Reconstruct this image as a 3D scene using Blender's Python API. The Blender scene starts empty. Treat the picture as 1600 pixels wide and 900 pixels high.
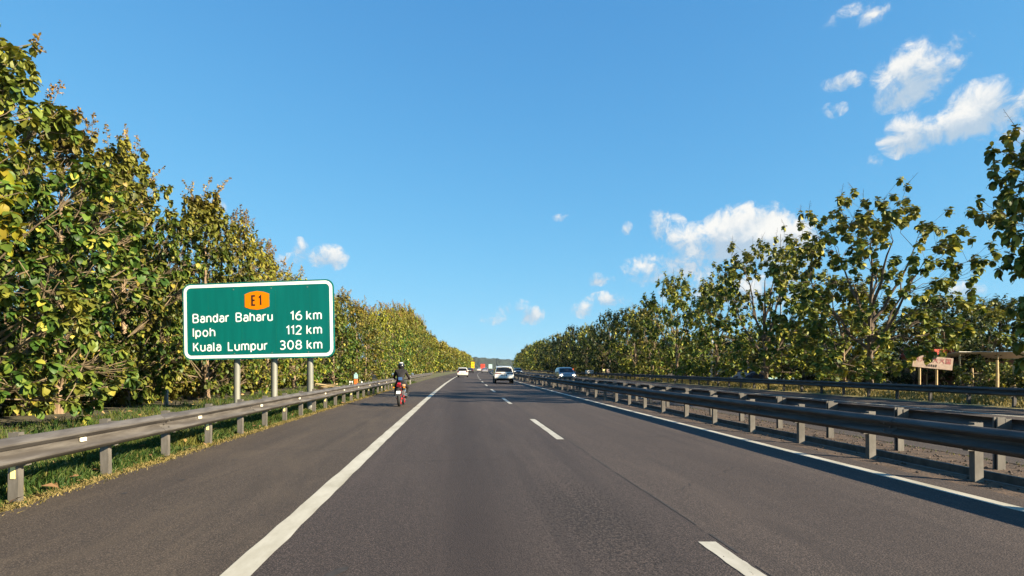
import bpy, bmesh, math, random
import numpy as np
from mathutils import Vector, Matrix

R = math.radians
sc = bpy.context.scene
col = sc.collection

# ------------------------------------------------------------------ camera
CAM_H = 1.47
cam_d = bpy.data.cameras.new("camera")
cam = bpy.data.objects.new("camera", cam_d)
col.objects.link(cam)
cam.location = (0, 0, CAM_H)
cam.rotation_euler = (R(90), 0, 0)
cam_d.sensor_width = 36
cam_d.lens = 940 / 1600 * 36
cam_d.shift_x = 85 / 1600
cam_d.shift_y = 125 / 1600
cam_d.clip_start = 0.05
cam_d.clip_end = 20000
sc.camera = cam

# ------------------------------------------------------------------ sun and sky
SUN_EL, SUN_AZ = R(25), R(30)          # azimuth: degrees behind the +X direction
sun_dir = Vector((math.cos(SUN_AZ) * math.cos(SUN_EL), -math.sin(SUN_AZ) * math.cos(SUN_EL), math.sin(SUN_EL)))
sun_d = bpy.data.lights.new("sun", 'SUN')
sun_d.energy = 5.0
sun_d.angle = R(0.53)
sun_d.color = (1.0, 0.85, 0.62)
sun = bpy.data.objects.new("sun", sun_d)
col.objects.link(sun)
sun.rotation_euler = (-sun_dir).to_track_quat('-Z', 'Y').to_euler()

sc.view_settings.view_transform = 'Standard'
sc.view_settings.look = 'None'
sc.view_settings.exposure = 1.63
sc.view_settings.gamma = 1.0
sc.view_settings.use_curve_mapping = False
sc.cycles.use_denoising = True
sc.cycles.max_bounces = 7
sc.cycles.transmission_bounces = 4
sc.cycles.transparent_max_bounces = 6
sc.cycles.sample_clamp_indirect = 4.0


class NT:
    """short-hand for building node trees"""
    def __init__(self, tree):
        self.t = tree
        self.t.nodes.clear()

    def n(self, kind, **kw):
        nd = self.t.nodes.new(kind)
        ins = kw.pop('ins', {})
        for k, v in kw.items():
            setattr(nd, k, v)
        for k, v in ins.items():
            self.set(nd.inputs[k], v)
        return nd

    def set(self, sock, v):
        if isinstance(v, bpy.types.NodeSocket):
            self.t.links.new(v, sock)
        else:
            if hasattr(v, '__len__') and len(v) == 3 and sock.type == 'RGBA':
                v = (*v, 1)
            sock.default_value = v

    def m(self, op, a, b=0.0, c=0.0, clamp=False):
        nd = self.t.nodes.new('ShaderNodeMath')
        nd.operation = op
        nd.use_clamp = clamp
        self.set(nd.inputs[0], a)
        self.set(nd.inputs[1], b)
        if op in ('MULTIPLY_ADD', 'SMOOTH_MIN', 'SMOOTH_MAX', 'COMPARE', 'WRAP'):
            self.set(nd.inputs[2], c)
        return nd.outputs[0]

    def mix(self, f, a, b, blend='MIX'):
        nd = self.t.nodes.new('ShaderNodeMix')
        nd.data_type = 'RGBA'
        nd.blend_type = blend
        self.set(nd.inputs[0], f)
        self.set(nd.inputs[6], a)
        self.set(nd.inputs[7], b)
        return nd.outputs[2]

    def ramp(self, f, stops, interp='LINEAR'):
        nd = self.t.nodes.new('ShaderNodeValToRGB')
        nd.color_ramp.interpolation = interp
        el = nd.color_ramp.elements
        while len(el) < len(stops):
            el.new(0.5)
        for e, (p, c) in zip(el, stops):
            e.position = p
            e.color = (*c, 1) if len(c) == 3 else c
        self.set(nd.inputs[0], f)
        return nd.outputs[0]

    def smooth(self, v, lo, hi, a=0.0, b=1.0):
        nd = self.t.nodes.new('ShaderNodeMapRange')
        nd.interpolation_type = 'SMOOTHSTEP'
        nd.inputs[1].default_value = lo
        nd.inputs[2].default_value = hi
        nd.inputs[3].default_value = a
        nd.inputs[4].default_value = b
        self.set(nd.inputs[0], v)
        return nd.outputs[0]

    def noise(self, vec, scale, detail=4, rough=0.55, dist=0.0):
        nd = self.t.nodes.new('ShaderNodeTexNoise')
        nd.inputs['Scale'].default_value = scale
        nd.inputs['Detail'].default_value = detail
        nd.inputs['Roughness'].default_value = rough
        nd.inputs['Distortion'].default_value = dist
        if vec is not None:
            self.t.links.new(vec, nd.inputs['Vector'])
        return nd.outputs[0]


def pix_dir(x, y):
    """azimuth (from +Y toward +X) and elevation of a direction given on a plane one unit north of the viewer"""
    a = (x - 715) / 940
    b = (575 - y) / 940
    return math.atan(a), math.atan2(b, math.hypot(1, a))


world = bpy.data.worlds.new("World")
sc.world = world
world.use_nodes = True
W = NT(world.node_tree)
sky = W.n('ShaderNodeTexSky', sky_type='NISHITA', sun_disc=False)
sky.sun_elevation = SUN_EL
sky.sun_rotation = math.atan2(sun_dir.x, sun_dir.y)
sky.air_density = 0.85
sky.dust_density = 0.0
sky.ozone_density = 2.5
# soft shoulder on the sky's brightness (as a camera renders it): a*x/(1+x/k) per channel
srgb = W.n('ShaderNodeSeparateColor', ins={0: sky.outputs[0]})
chan = []
for q, (a_, k_) in enumerate(((.68, 5.0), (1.73, 2.8), (2.92, 2.0))):
    x_ = srgb.outputs[q]
    chan.append(W.m('DIVIDE', W.m('MULTIPLY', x_, a_), W.m('MULTIPLY_ADD', x_, 1 / k_, 1.0)))
sky_col = W.n('ShaderNodeCombineColor', ins={0: chan[0], 1: chan[1], 2: chan[2]}).outputs[0]
tc = W.n('ShaderNodeTexCoord')
sep = W.n('ShaderNodeSeparateXYZ', ins={0: tc.outputs['Generated']})
az = W.m('ARCTAN2', sep.outputs[0], sep.outputs[1])
el = W.m('ARCSINE', sep.outputs[2])
n1 = W.noise(tc.outputs['Generated'], 38, 9, 0.62, 0.4)
n2 = W.noise(tc.outputs['Generated'], 9, 5, 0.55)
#        x     y   half w  half h  weight
CLOUDS = [(1425, 118, 62, 46, 1.15), (1478, 102, 46, 14, .7), (1385, 150, 26, 24, .75), (1535, 172, 68, 42, 1.3), (1425, 210, 52, 32, 1.1), (1480, 200, 50, 26, .9),
          (1586, 218, 30, 22, .95), (1318, 127, 34, 13, .75), (1500, 62, 26, 16, .55), (1300, 172, 26, 12, .45), (1363, 254, 18, 14, .4),
          (1168, 368, 74, 46, 1.9), (1222, 384, 60, 38, 1.7), (1090, 384, 58, 34, .95), (1030, 348, 16, 30, .7), (1052, 372, 26, 34, .8), (1060, 420, 90, 30, .75),
          (978, 358, 12, 12, .6), (985, 430, 28, 17, .75), (932, 436, 22, 11, .8), (950, 468, 34, 13, .75), (915, 483, 26, 14, .7),
          (808, 482, 26, 14, .78), (828, 490, 22, 17, .85), (775, 497, 26, 12, .42), (512, 402, 32, 20, .85), (470, 390, 16, 18, .7), (452, 408, 22, 13, .65),
          (332, 326, 26, 18, .95), (1505, 457, 34, 18, .95), (880, 340, 18, 7, .42), (1340, 25, 60, 20, .34), (1150, 455, 120, 30, .7)]
mask = None
topw = None
for (x, y, hw, hh, wt) in CLOUDS:
    a0, e0 = pix_dir(x, y)
    cz = math.cos(a0) ** 2
    sa, se = hw / 940 * cz * 1.22, hh / 940 * math.cos(a0) * 1.22
    u = W.m('MULTIPLY', W.m('SUBTRACT', az, a0), 1 / sa)
    v = W.m('MULTIPLY', W.m('SUBTRACT', el, e0), 1 / se)
    r2 = W.m('ADD', W.m('MULTIPLY', u, u), W.m('MULTIPLY', v, v))
    k = W.m('MULTIPLY_ADD', r2, -wt, wt)
    k = W.m('MAXIMUM', k, 0.0)
    t = W.m('MULTIPLY', k, v)
    mask = k if mask is None else W.m('MAXIMUM', mask, k)
    topw = t if topw is None else W.m('ADD', topw, t)
# the same kind of scattered small cumulus in the rest of the sky
wide = W.m('MAXIMUM', W.smooth(W.m('ABSOLUTE', az), 0.85, 1.1), W.smooth(el, 0.62, 0.8))
rest = W.m('MULTIPLY', W.smooth(n2, 0.60, 0.74), wide)
mask = W.m('MAXIMUM', mask, rest)
dens = W.m('ADD', W.m('MULTIPLY', mask, 0.66), W.m('MULTIPLY', W.m('SUBTRACT', n1, 0.53), 2.1))
dens = W.m('MULTIPLY', dens, W.smooth(mask, 0.0, 0.22))
cov = W.smooth(dens, 0.04, 0.66)
shade = W.smooth(W.m('ADD', topw, W.m('MULTIPLY', W.m('SUBTRACT', n1, 0.5), 2.2)), -0.35, 0.75)
cloud_col = W.mix(shade, (2.3, 2.9, 3.5), (4.7, 4.6, 4.35))
out_col = W.mix(W.m('MULTIPLY', cov, 0.93), sky_col, cloud_col)
bg = W.n('ShaderNodeBackground', ins={'Color': out_col, 'Strength': 0.07})
W.n('ShaderNodeOutputWorld', ins={0: bg.outputs[0]})


# ------------------------------------------------------------------ helpers
def curve(y):
    """sideways drift of the road: a long right-hand bend that straightens"""
    if y <= 0:
        return 0.0
    if y < 250:
        return y * y / 7600.0
    return 250 * 250 / 7600.0 + (y - 250) * 250 / 3800.0


def tag(o, label=None, cat=None, group=None, kind=None):
    if label: o['label'] = label
    if cat: o['category'] = cat
    if group: o['group'] = group
    if kind: o['kind'] = kind
    return o


def empty(name, loc=(0, 0, 0), rz=0.0, parent=None):
    o = bpy.data.objects.new(name, None)
    o.empty_display_size = 0.2
    col.objects.link(o)
    o.location = loc
    o.rotation_euler = (0, 0, rz)
    o.parent = parent
    return o


def link(name, me, parent=None, loc=None, rot=None, scale=None):
    o = bpy.data.objects.new(name, me)
    col.objects.link(o)
    o.parent = parent
    if loc is not None: o.location = loc
    if rot is not None: o.rotation_euler = rot
    if scale is not None: o.scale = scale
    return o


class MB:
    """collects simple solids, then becomes one mesh"""
    def __init__(self):
        self.v, self.f, self.mi = [], [], []

    def add(self, vs, fs, mi=0):
        b = len(self.v)
        self.v += [tuple(p) for p in vs]
        self.f += [tuple(b + i for i in f) for f in fs]
        self.mi += [mi] * len(fs)
        return self

    def box(self, c, s, rz=0.0, mi=0, rx=0.0, ry=0.0):
        hx, hy, hz = s[0] / 2, s[1] / 2, s[2] / 2
        M = Matrix.Translation(c) @ Matrix.Rotation(rz, 4, 'Z') @ Matrix.Rotation(ry, 4, 'Y') @ Matrix.Rotation(rx, 4, 'X')
        vs = [M @ Vector((sx * hx, sy * hy, sz * hz)) for sx in (-1, 1) for sy in (-1, 1) for sz in (-1, 1)]
        return self.add(vs, [(0, 1, 3, 2), (4, 6, 7, 5), (0, 4, 5, 1), (2, 3, 7, 6), (0, 2, 6, 4), (1, 5, 7, 3)], mi)

    def tube(self, pts, rad, sides=6, mi=0, cap=True):
        pts = [Vector(p) for p in pts]
        if not hasattr(rad, '__len__'):
            rad = [rad] * len(pts)
        rings = []
        prev = None
        for i, p in enumerate(pts):
            d = (pts[min(i + 1, len(pts) - 1)] - pts[max(i - 1, 0)])
            if d.length < 1e-9: d = Vector((0, 0, 1))
            d.normalize()
            if prev is None:
                a = d.orthogonal().normalized()
            else:
                a = (prev - d * prev.dot(d))
                a = a.normalized() if a.length > 1e-6 else d.orthogonal().normalized()
            prev = a
            b = d.cross(a)
            rings.append([p + (a * math.cos(2 * math.pi * k / sides) + b * math.sin(2 * math.pi * k / sides)) * rad[i] for k in range(sides)])
        vs = [q for r in rings for q in r]
        fs = []
        for i in range(len(rings) - 1):
            for k in range(sides):
                k2 = (k + 1) % sides
                fs.append((i * sides + k, i * sides + k2, (i + 1) * sides + k2, (i + 1) * sides + k))
        if cap:
            fs.append(tuple(range(sides - 1, -1, -1)))
            fs.append(tuple((len(rings) - 1) * sides + k for k in range(sides)))
        return self.add(vs, fs, mi)

    def lathe(self, prof, sides=24, axis='X', c=(0, 0, 0), mi=0):
        """prof: (along axis, radius) pairs, closed loop not needed"""
        vs, fs = [], []
        for (a, r) in prof:
            for k in range(sides):
                t = 2 * math.pi * k / sides
                if axis == 'X': p = (a, r * math.cos(t), r * math.sin(t))
                elif axis == 'Y': p = (r * math.sin(t), a, r * math.cos(t))
                else: p = (r * math.cos(t), r * math.sin(t), a)
                vs.append((p[0] + c[0], p[1] + c[1], p[2] + c[2]))
        for i in range(len(prof) - 1):
            for k in range(sides):
                k2 = (k + 1) % sides
                fs.append((i * sides + k, i * sides + k2, (i + 1) * sides + k2, (i + 1) * sides + k))
        return self.add(vs, fs, mi)

    def prism(self, outline, d0, d1, axis='X', mi=0):
        """outline in the plane across axis, extruded from d0 to d1"""
        n = len(outline)
        def P(a, b, d):
            return {'X': (d, a, b), 'Y': (a, d, b), 'Z': (a, b, d)}[axis]
        vs = [P(a, b, d0) for a, b in outline] + [P(a, b, d1) for a, b in outline]
        fs = [tuple(range(n - 1, -1, -1)), tuple(range(n, 2 * n))]
        fs += [(i, (i + 1) % n, n + (i + 1) % n, n + i) for i in range(n)]
        return self.add(vs, fs, mi)

    def mesh(self, name, mats, smooth=False, bevel=0.0, seg=1):
        me = bpy.data.meshes.new(name)
        me.from_pydata(self.v, [], self.f)
        if not isinstance(mats, (list, tuple)): mats = [mats]
        for m in mats: me.materials.append(m)
        if len(mats) > 1:
            me.polygons.foreach_set('material_index', self.mi)
        bm = bmesh.new()
        bm.from_mesh(me)
        bmesh.ops.recalc_face_normals(bm, faces=bm.faces)
        if bevel > 0:
            es = [e for e in bm.edges if len(e.link_faces) == 2 and e.calc_face_angle(0) > 0.6]
            bmesh.ops.bevel(bm, geom=es, offset=bevel, segments=seg, affect='EDGES', profile=0.5)
        bm.to_mesh(me)
        bm.free()
        if smooth:
            me.polygons.foreach_set('use_smooth', [True] * len(me.polygons))
            try:
                me.set_sharp_from_angle(angle=R(32))
            except Exception:
                pass
        return me

    def build(self, name, mats, parent=None, loc=None, rot=None, **kw):
        return link(name, self.mesh(name, mats, **kw), parent, loc, rot)


# ------------------------------------------------------------------ materials
def material(name):
    m = bpy.data.materials.new(name)
    m.use_nodes = True
    return m, NT(m.node_tree)


def surf(name, c1, c2=None, scale=8.0, rough=0.6, metallic=0.0, bump=0.0, bscale=None, spec=0.5, stretch=(1, 1, 1), coat=0.0, detail=5, lo=.35, hi=.68):
    m, t = material(name)
    p = t.n('ShaderNodeBsdfPrincipled')
    p.inputs['Roughness'].default_value = rough
    p.inputs['Metallic'].default_value = metallic
    p.inputs['Specular IOR Level'].default_value = spec
    p.inputs['Coat Weight'].default_value = coat
    t.n('ShaderNodeOutputMaterial', ins={0: p.outputs[0]})
    if c2 is None:
        p.inputs['Base Color'].default_value = (*c1, 1)
    else:
        co = t.n('ShaderNodeTexCoord').outputs['Object']
        mp = t.n('ShaderNodeMapping', ins={0: co, 'Scale': stretch}).outputs[0]
        f = t.smooth(t.noise(mp, scale, detail, 0.6), lo, hi)
        t.set(p.inputs['Base Color'], t.mix(f, c1, c2))
        if bump:
            bn = t.n('ShaderNodeBump', ins={'Strength': bump, 'Distance': 0.02, 'Height': t.noise(mp, bscale or scale * 3, 4)})
            t.set(p.inputs['Normal'], bn.outputs[0])
    return m


def asphalt(name, dark, light, dirt, seed, wheel=None, pits=None, patch=0.5):
    m, t = material(name)
    p = t.n('ShaderNodeBsdfPrincipled')
    t.n('ShaderNodeOutputMaterial', ins={0: p.outputs[0]})
    co = t.n('ShaderNodeTexCoord').outputs['Object']
    off = t.n('ShaderNodeMapping', ins={0: co, 'Location': (seed * 3.1, seed * 7.7, 0)}).outputs[0]
    st = t.n('ShaderNodeMapping', ins={0: off, 'Scale': (1, 0.22, 1)}).outputs[0]
    big = t.smooth(t.noise(st, 0.55, 5, 0.6), .3, .7)
    mid = t.smooth(t.noise(st, 4.0, 5, 0.65), .3, .7)
    base = t.mix(t.m('ADD', t.m('MULTIPLY', big, .55), t.m('MULTIPLY', mid, .45)), dark, light)
    # stones in the binder
    vo = t.n('ShaderNodeTexVoronoi', ins={'Vector': off, 'Scale': 75.0})
    stone = vo.outputs['Color']
    stone_v = t.n('ShaderNodeSeparateColor', ins={0: stone}).outputs[0]
    base = t.mix(t.m('MULTIPLY', t.smooth(stone_v, .4, 1.0), .75), base, (light[0] * 1.9, light[1] * 1.85, light[2] * 1.8))
    gap = t.smooth(vo.outputs['Distance'], .35, .62)
    base = t.mix(t.m('MULTIPLY', gap, .8), base, (dark[0] * .4, dark[1] * .4, dark[2] * .4))
    fine = t.noise(off, 160, 3, .7)
    base = t.mix(t.m('MULTIPLY', t.smooth(fine, .42, .7), .5), base, (dark[0] * .6, dark[1] * .6, dark[2] * .6))
    lane_s = t.n('ShaderNodeMapping', ins={0: off, 'Scale': (1, .03, 1)}).outputs[0]
    streak = t.noise(lane_s, 2.6, 6, .6)
    base = t.mix(t.smooth(streak, .48, .70, 0, .6), base, (dark[0] * .62, dark[1] * .62, dark[2] * .64))
    base = t.mix(t.smooth(streak, .46, .28, 0, .35), base, (light[0] * 1.25, light[1] * 1.22, light[2] * 1.18))
    if dirt:
        d = t.smooth(t.noise(st, 1.3, 6, .65, .6), .45, .75)
        base = t.mix(t.m('MULTIPLY', d, patch), base, dirt)
    sx = t.n('ShaderNodeSeparateXYZ', ins={0: co})
    if wheel:
        xc, w, amt = wheel                     # oil and rubber line down the lane
        u = t.m('MULTIPLY', t.m('SUBTRACT', sx.outputs[0], xc), 1 / w)
        g = t.m('EXPONENT', t.m('MULTIPLY', t.m('MULTIPLY', u, u), -1.0))
        g = t.m('MULTIPLY', g, t.m('MULTIPLY_ADD', big, .5, .5))
        base = t.mix(t.m('MULTIPLY', g, amt), base, (dark[0] * .55, dark[1] * .52, dark[2] * .52))
    height = t.m('ADD', t.m('MULTIPLY', vo.outputs['Distance'], -1.0), t.m('MULTIPLY', fine, .6))
    if pits:
        xc, w, yc, wy = pits                   # ravelled patch where stones have come out
        u = t.m('MULTIPLY', t.m('SUBTRACT', sx.outputs[0], xc), 1 / w)
        v = t.m('MULTIPLY', t.m('SUBTRACT', sx.outputs[1], yc), 1 / wy)
        g = t.m('EXPONENT', t.m('MULTIPLY', t.m('ADD', t.m('MULTIPLY', u, u), t.m('MULTIPLY', v, v)), -1.0))
        ps = t.n('ShaderNodeMapping', ins={0: off, 'Scale': (1, .55, 1)}).outputs[0]
        pn = t.noise(ps, 34, 4, .7)
        pit = t.smooth(t.m('ADD', pn, t.m('MULTIPLY', g, .17)), .645, .71)
        base = t.mix(t.m('MULTIPLY', pit, .85), base, (.012, .011, .011))
        height = t.m('ADD', height, t.m('MULTIPLY', pit, -2.5))
    t.set(p.inputs['Base Color'], base)
    p.inputs['Roughness'].default_value = 0.82
    p.inputs['Specular IOR Level'].default_value = 0.3
    bn = t.n('ShaderNodeBump', ins={'Strength': 0.55, 'Distance': 0.006, 'Height': height})
    t.set(p.inputs['Normal'], bn.outputs[0])
    return m


def paint(name, c, wear):
    m, t = material(name)
    p = t.n('ShaderNodeBsdfPrincipled', ins={'Roughness': 0.6})
    tr = t.n('ShaderNodeBsdfTransparent')
    co = t.n('ShaderNodeTexCoord').outputs['Object']
    st = t.n('ShaderNodeMapping', ins={0: co, 'Scale': (1, .35, 1)}).outputs[0]
    g = t.noise(st, 26, 6, .7)
    g2 = t.noise(st, 1.6, 4, .6)
    t.set(p.inputs['Base Color'], t.mix(t.smooth(t.noise(st, 3, 6, .65), .3, .75), c, (c[0] * .68, c[1] * .66, c[2] * .6)))
    chip = t.smooth(t.m('ADD', t.m('MULTIPLY', g, .75), t.m('MULTIPLY', g2, .35)), wear, wear + .04)
    mx = t.n('ShaderNodeMixShader', ins={0: chip, 1: p.outputs[0], 2: tr.outputs[0]})
    t.n('ShaderNodeOutputMaterial', ins={0: mx.outputs[0]})
    return m


def leaf_mat(name, stops, trans=0.35, rough=0.45, zmix=None):
    m, t = material(name)
    geo = t.n('ShaderNodeNewGeometry')
    rnd = geo.outputs['Random Per Island']
    c = t.ramp(rnd, stops)
    co = t.n('ShaderNodeTexCoord').outputs['Object']
    oi = t.n('ShaderNodeObjectInfo')
    cl = t.noise(co, 0.55, 3, .6)
    c = t.mix(t.smooth(cl, .52, .70, 0, .7), c, (.20, .165, .03))        # ageing branches turning
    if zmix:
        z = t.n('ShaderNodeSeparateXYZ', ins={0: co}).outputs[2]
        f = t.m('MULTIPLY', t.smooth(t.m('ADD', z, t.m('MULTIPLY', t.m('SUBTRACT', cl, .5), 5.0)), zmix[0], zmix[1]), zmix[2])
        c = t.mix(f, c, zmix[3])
    hs = t.n('ShaderNodeHueSaturation', ins={'Hue': t.m('MULTIPLY_ADD', oi.outputs['Random'], .045, .474), 'Saturation': 1.0, 'Value': t.m('MULTIPLY_ADD', oi.outputs['Random'], .45, .78), 'Color': c})
    c = hs.outputs[0]
    p = t.n('ShaderNodeBsdfPrincipled', ins={'Base Color': c, 'Roughness': rough, 'Specular IOR Level': .2})
    tr = t.n('ShaderNodeBsdfTranslucent', ins={'Color': t.mix(.5, c, t.mix(1.0, c, (1.5, 1.35, .5), 'MULTIPLY'))})
    mx = t.n('ShaderNodeMixShader', ins={0: trans, 1: p.outputs[0], 2: tr.outputs[0]})
    t.n('ShaderNodeOutputMaterial', ins={0: mx.outputs[0]})
    return m


M = {}
M['asphalt_lane'] = asphalt('asphalt_lane', (0.0492, 0.0383, 0.0344), (0.0680, 0.0531, 0.0476), (0.0742, 0.0578, 0.0476), 1, wheel=(0.1, .5, .8), pits=(1.3, .6, 6.0, 2.4), patch=.3)
M['asphalt_fast'] = asphalt('asphalt_fast', (0.0570, 0.0445, 0.0383), (0.0781, 0.0609, 0.0524), (0.0820, 0.0625, 0.0508), 2, wheel=(3.9, .6, .45), patch=.35)
M['asphalt_shoulder'] = asphalt('asphalt_shoulder', (0.0609, 0.0469, 0.0367), (0.0828, 0.0641, 0.0492), (0.0953, 0.0719, 0.0500), 3, patch=.5)
M['asphalt_far'] = asphalt('asphalt_far', (0.0571, 0.0454, 0.0395), (0.0798, 0.0638, 0.0546), (0.0840, 0.0672, 0.0521), 4, patch=.3)
M['paint_white'] = paint('paint_white', (.46, .435, .36), .70)
M['paint_dash'] = paint('paint_dash', (.43, .41, .35), .655)
M['crack'] = surf('crack', (.018, .016, .016), (.035, .03, .03), 12, .9)
M['soil'] = surf('soil', (.10, .075, .05), (.17, .135, .085), 3, .95, bump=.6, bscale=30)
M['wood_floor'] = surf('wood_floor', (.035, .030, .016), (.075, .065, .03), 2, .95, bump=.6, bscale=30)
M['median_soil'] = surf('median_soil', (.030, .018, .011), (.098, .060, .036), 5, .95, bump=1.0, bscale=24, detail=9)
M['verge'] = surf('verge', (.045, .060, .018), (.13, .115, .045), 1.4, .95, bump=.7, bscale=30)
M['dry_verge'] = surf('dry_verge', (.20, .165, .05), (.33, .26, .10), .9, .95, bump=.7, bscale=14)
M['land'] = surf('land', (.05, .06, .02), (.10, .10, .04), .03, .95)
M['grass'] = leaf_mat('grass', [(0, (.018, .040, .008)), (.5, (.036, .070, .012)), (.85, (.075, .092, .020)), (1, (.17, .14, .05))], .3, .6)
M['grass_dry'] = leaf_mat('grass_dry', [(0, (.12, .105, .03)), (.5, (.21, .17, .055)), (1, (.30, .235, .09))], .2, .6)
M['litter'] = leaf_mat('litter', [(0, (.20, .11, .05)), (.6, (.34, .21, .09)), (1, (.5, .36, .17))], .1, .7)
M['stone'] = surf('stone', (.05, .036, .026), (.15, .11, .08), 2, .9)
M['concrete'] = surf('concrete', (.22, .205, .18), (.34, .32, .28), 6, .9, bump=.4)
M['concrete_dark'] = surf('concrete_dark', (0.0630, 0.0574, 0.0490), (0.1120, 0.1015, 0.0840), 6, .9, bump=.4)
M['galv'] = surf('galv', (.060, .052, .045), (.125, .114, .102), 5, .62, metallic=.1, bump=.15, stretch=(1, .22, 2.5), detail=8)
M['galv_shaded'] = surf('galv_shaded', (.050, .045, .042), (.092, .084, .078), 6, .75, metallic=.0, bump=.15, stretch=(1, .22, 2.5), detail=8, spec=.3)  # same zinc as galv, with shade of the sun-averted side put into its colour
M['post_steel'] = surf('post_steel', (0.0975, 0.0885, 0.0750), (0.1650, 0.1500, 0.1312), 6, .65, metallic=.15, stretch=(1, 1, .4))
M['bolt'] = surf('bolt', (.12, .11, .10), rough=.5, metallic=.6)
M['reflector'] = surf('reflector', (.85, .80, .62), rough=.35)
M['reflector_yellow'] = surf('reflector_yellow', (.85, .72, .30), rough=.35)
M['sign_green'] = surf('sign_green', (.0, .118, .105), (.0, .138, .122), 1.2, .5, stretch=(3, 1, .35), spec=.25)
M['sign_rim'] = surf('sign_rim', (.0, .12, .075), rough=.5)
M['sign_white'] = surf('sign_white', (.92, .95, .90), rough=.45)
M['sign_orange'] = surf('sign_orange', (.78, .20, .0), rough=.5, spec=.2)
M['sign_black'] = surf('sign_black', (.02, .012, .01), rough=.5)
M['sign_post'] = surf('sign_post', (0.1650, 0.1700, 0.1500), (0.2200, 0.2200, 0.1900), 3, .5, metallic=.2, stretch=(1, 1, .3))
M['bark'] = surf('bark', (.16, .105, .062), (.36, .26, .16), 5, .9, bump=.8, bscale=18, stretch=(1, 1, .25))
M['bark_dark'] = surf('bark_dark', (.07, .05, .035), (.17, .125, .085), 5, .9, bump=.8, bscale=18, stretch=(1, 1, .25))
M['twig'] = surf('twig', (.10, .072, .042), (.20, .15, .085), 4, .85)
G = [(0, (.018, .040, .007)), (.35, (.045, .088, .014)), (.7, (.090, .138, .021)), (.92, (.17, .185, .030)), (1, (.34, .29, .045))]
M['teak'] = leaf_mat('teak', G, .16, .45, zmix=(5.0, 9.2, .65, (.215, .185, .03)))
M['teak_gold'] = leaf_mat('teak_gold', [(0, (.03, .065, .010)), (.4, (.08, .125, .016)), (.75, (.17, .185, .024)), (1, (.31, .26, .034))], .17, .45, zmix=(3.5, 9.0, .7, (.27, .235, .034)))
M['teak_yellow'] = leaf_mat('teak_yellow', [(0, (.12, .16, .015)), (.45, (.26, .25, .025)), (1, (.42, .34, .03))], .35, .5)
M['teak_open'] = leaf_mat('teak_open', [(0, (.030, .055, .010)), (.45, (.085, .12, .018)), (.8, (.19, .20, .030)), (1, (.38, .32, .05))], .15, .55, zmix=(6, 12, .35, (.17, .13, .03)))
M['evergreen'] = leaf_mat('evergreen', [(0, (.010, .022, .006)), (.5, (.022, .042, .010)), (1, (.05, .07, .016))], .2, .55)
M['panicle'] = leaf_mat('panicle', [(0, (.20, .13, .035)), (.5, (.36, .24, .06)), (1, (.48, .34, .10))], .3, .7)
M['wooded_hill'] = surf('wooded_hill', (.010, .020, .011), (.022, .036, .018), .02, 1.0, bump=.8, bscale=.12)
M['car_white'] = surf('car_white', (.80, .76, .68), rough=.25, coat=.6)
M['car_silver'] = surf('car_silver', (.45, .45, .46), rough=.28, metallic=.5, coat=.6)
M['car_grey'] = surf('car_grey', (.22, .21, .22), rough=.28, metallic=.5, coat=.6)
M['car_blue'] = surf('car_blue', (.02, .04, .09), rough=.25, coat=.7)
M['car_dark'] = surf('car_dark', (.03, .03, .033), rough=.28, coat=.6)
M['glass'] = surf('glass', (.010, .011, .013), rough=.12, spec=.35)
M['rubber'] = surf('rubber', (.018, .018, .018), rough=.8)
M['black_plastic'] = surf('black_plastic', (.022, .022, .023), rough=.55)
M['chrome'] = surf('chrome', (.62, .61, .58), rough=.22, metallic=.9)
M['lamp_red'] = surf('lamp_red', (.13, .006, .006), rough=.3)
M['lamp_amber'] = surf('lamp_amber', (.7, .25, .02), rough=.2)
M['lamp_clear'] = surf('lamp_clear', (.8, .8, .78), rough=.1)
M['plate'] = surf('plate', (.02, .02, .02), rough=.4)
M['plate_text'] = surf('plate_text', (.7, .7, .68), rough=.5)
M['moto_red'] = surf('moto_red', (.50, .012, .02), rough=.3, coat=.5)
M['jacket'] = surf('jacket', (.006, .0055, .0065), (.011, .010, .0115), 12, .85)
M['trousers'] = surf('trousers', (.007, .007, .009), (.013, .013, .015), 12, .9)
M['blue_print'] = surf('blue_print', (.03, .09, .22), rough=.7)
M['helmet_black'] = surf('helmet_black', (.015, .015, .016), rough=.25, coat=.5)
M['helmet_white'] = surf('helmet_white', (.85, .84, .80), rough=.3, coat=.4)
M['skin'] = surf('skin', (.40, .22, .14), rough=.6)
M['tan_bag'] = surf('tan_bag', (.42, .24, .13), (.5, .30, .17), 9, .8)
M['truck_red'] = surf('truck_red', (.62, .07, .04), (.5, .06, .035), 3, .5)
M['truck_teal'] = surf('truck_teal', (.45, .62, .60), rough=.5)
M['yellow_sign'] = surf('yellow_sign', (.95, .52, .0), rough=.45)
M['orange_paint'] = surf('orange_paint', (.75, .17, .03), (.62, .13, .025), 6, .5)
M['white_paint'] = surf('white_paint', (.78, .76, .70), (.66, .63, .57), 5, .6)
M['wood_pale'] = surf('wood_pale', (.48, .34, .17), (.62, .46, .25), 6, .8, stretch=(.2, 1, 1))
M['wood_dark'] = surf('wood_dark', (.10, .06, .035), (.18, .11, .06), 6, .85, stretch=(.2, 1, 1))
M['panel_cyan'] = surf('panel_cyan', (.28, .48, .50), (.36, .56, .57), 3, .5)
M['board_cream'] = surf('board_cream', (.30, .22, .18), (.40, .30, .245), 4, .7)
M['letter_red'] = surf('letter_red', (.30, .05, .06), (.30, .16, .14), 9, .7)
M['roof_red'] = surf('roof_red', (.55, .06, .03), (.42, .05, .03), 5, .7)
M['roof_sheet'] = surf('roof_sheet', (.50, .47, .40), (.62, .58, .50), 4, .6)
M['stall_wall'] = surf('stall_wall', (.40, .30, .20), (.5, .4, .28), 4, .85)
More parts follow.
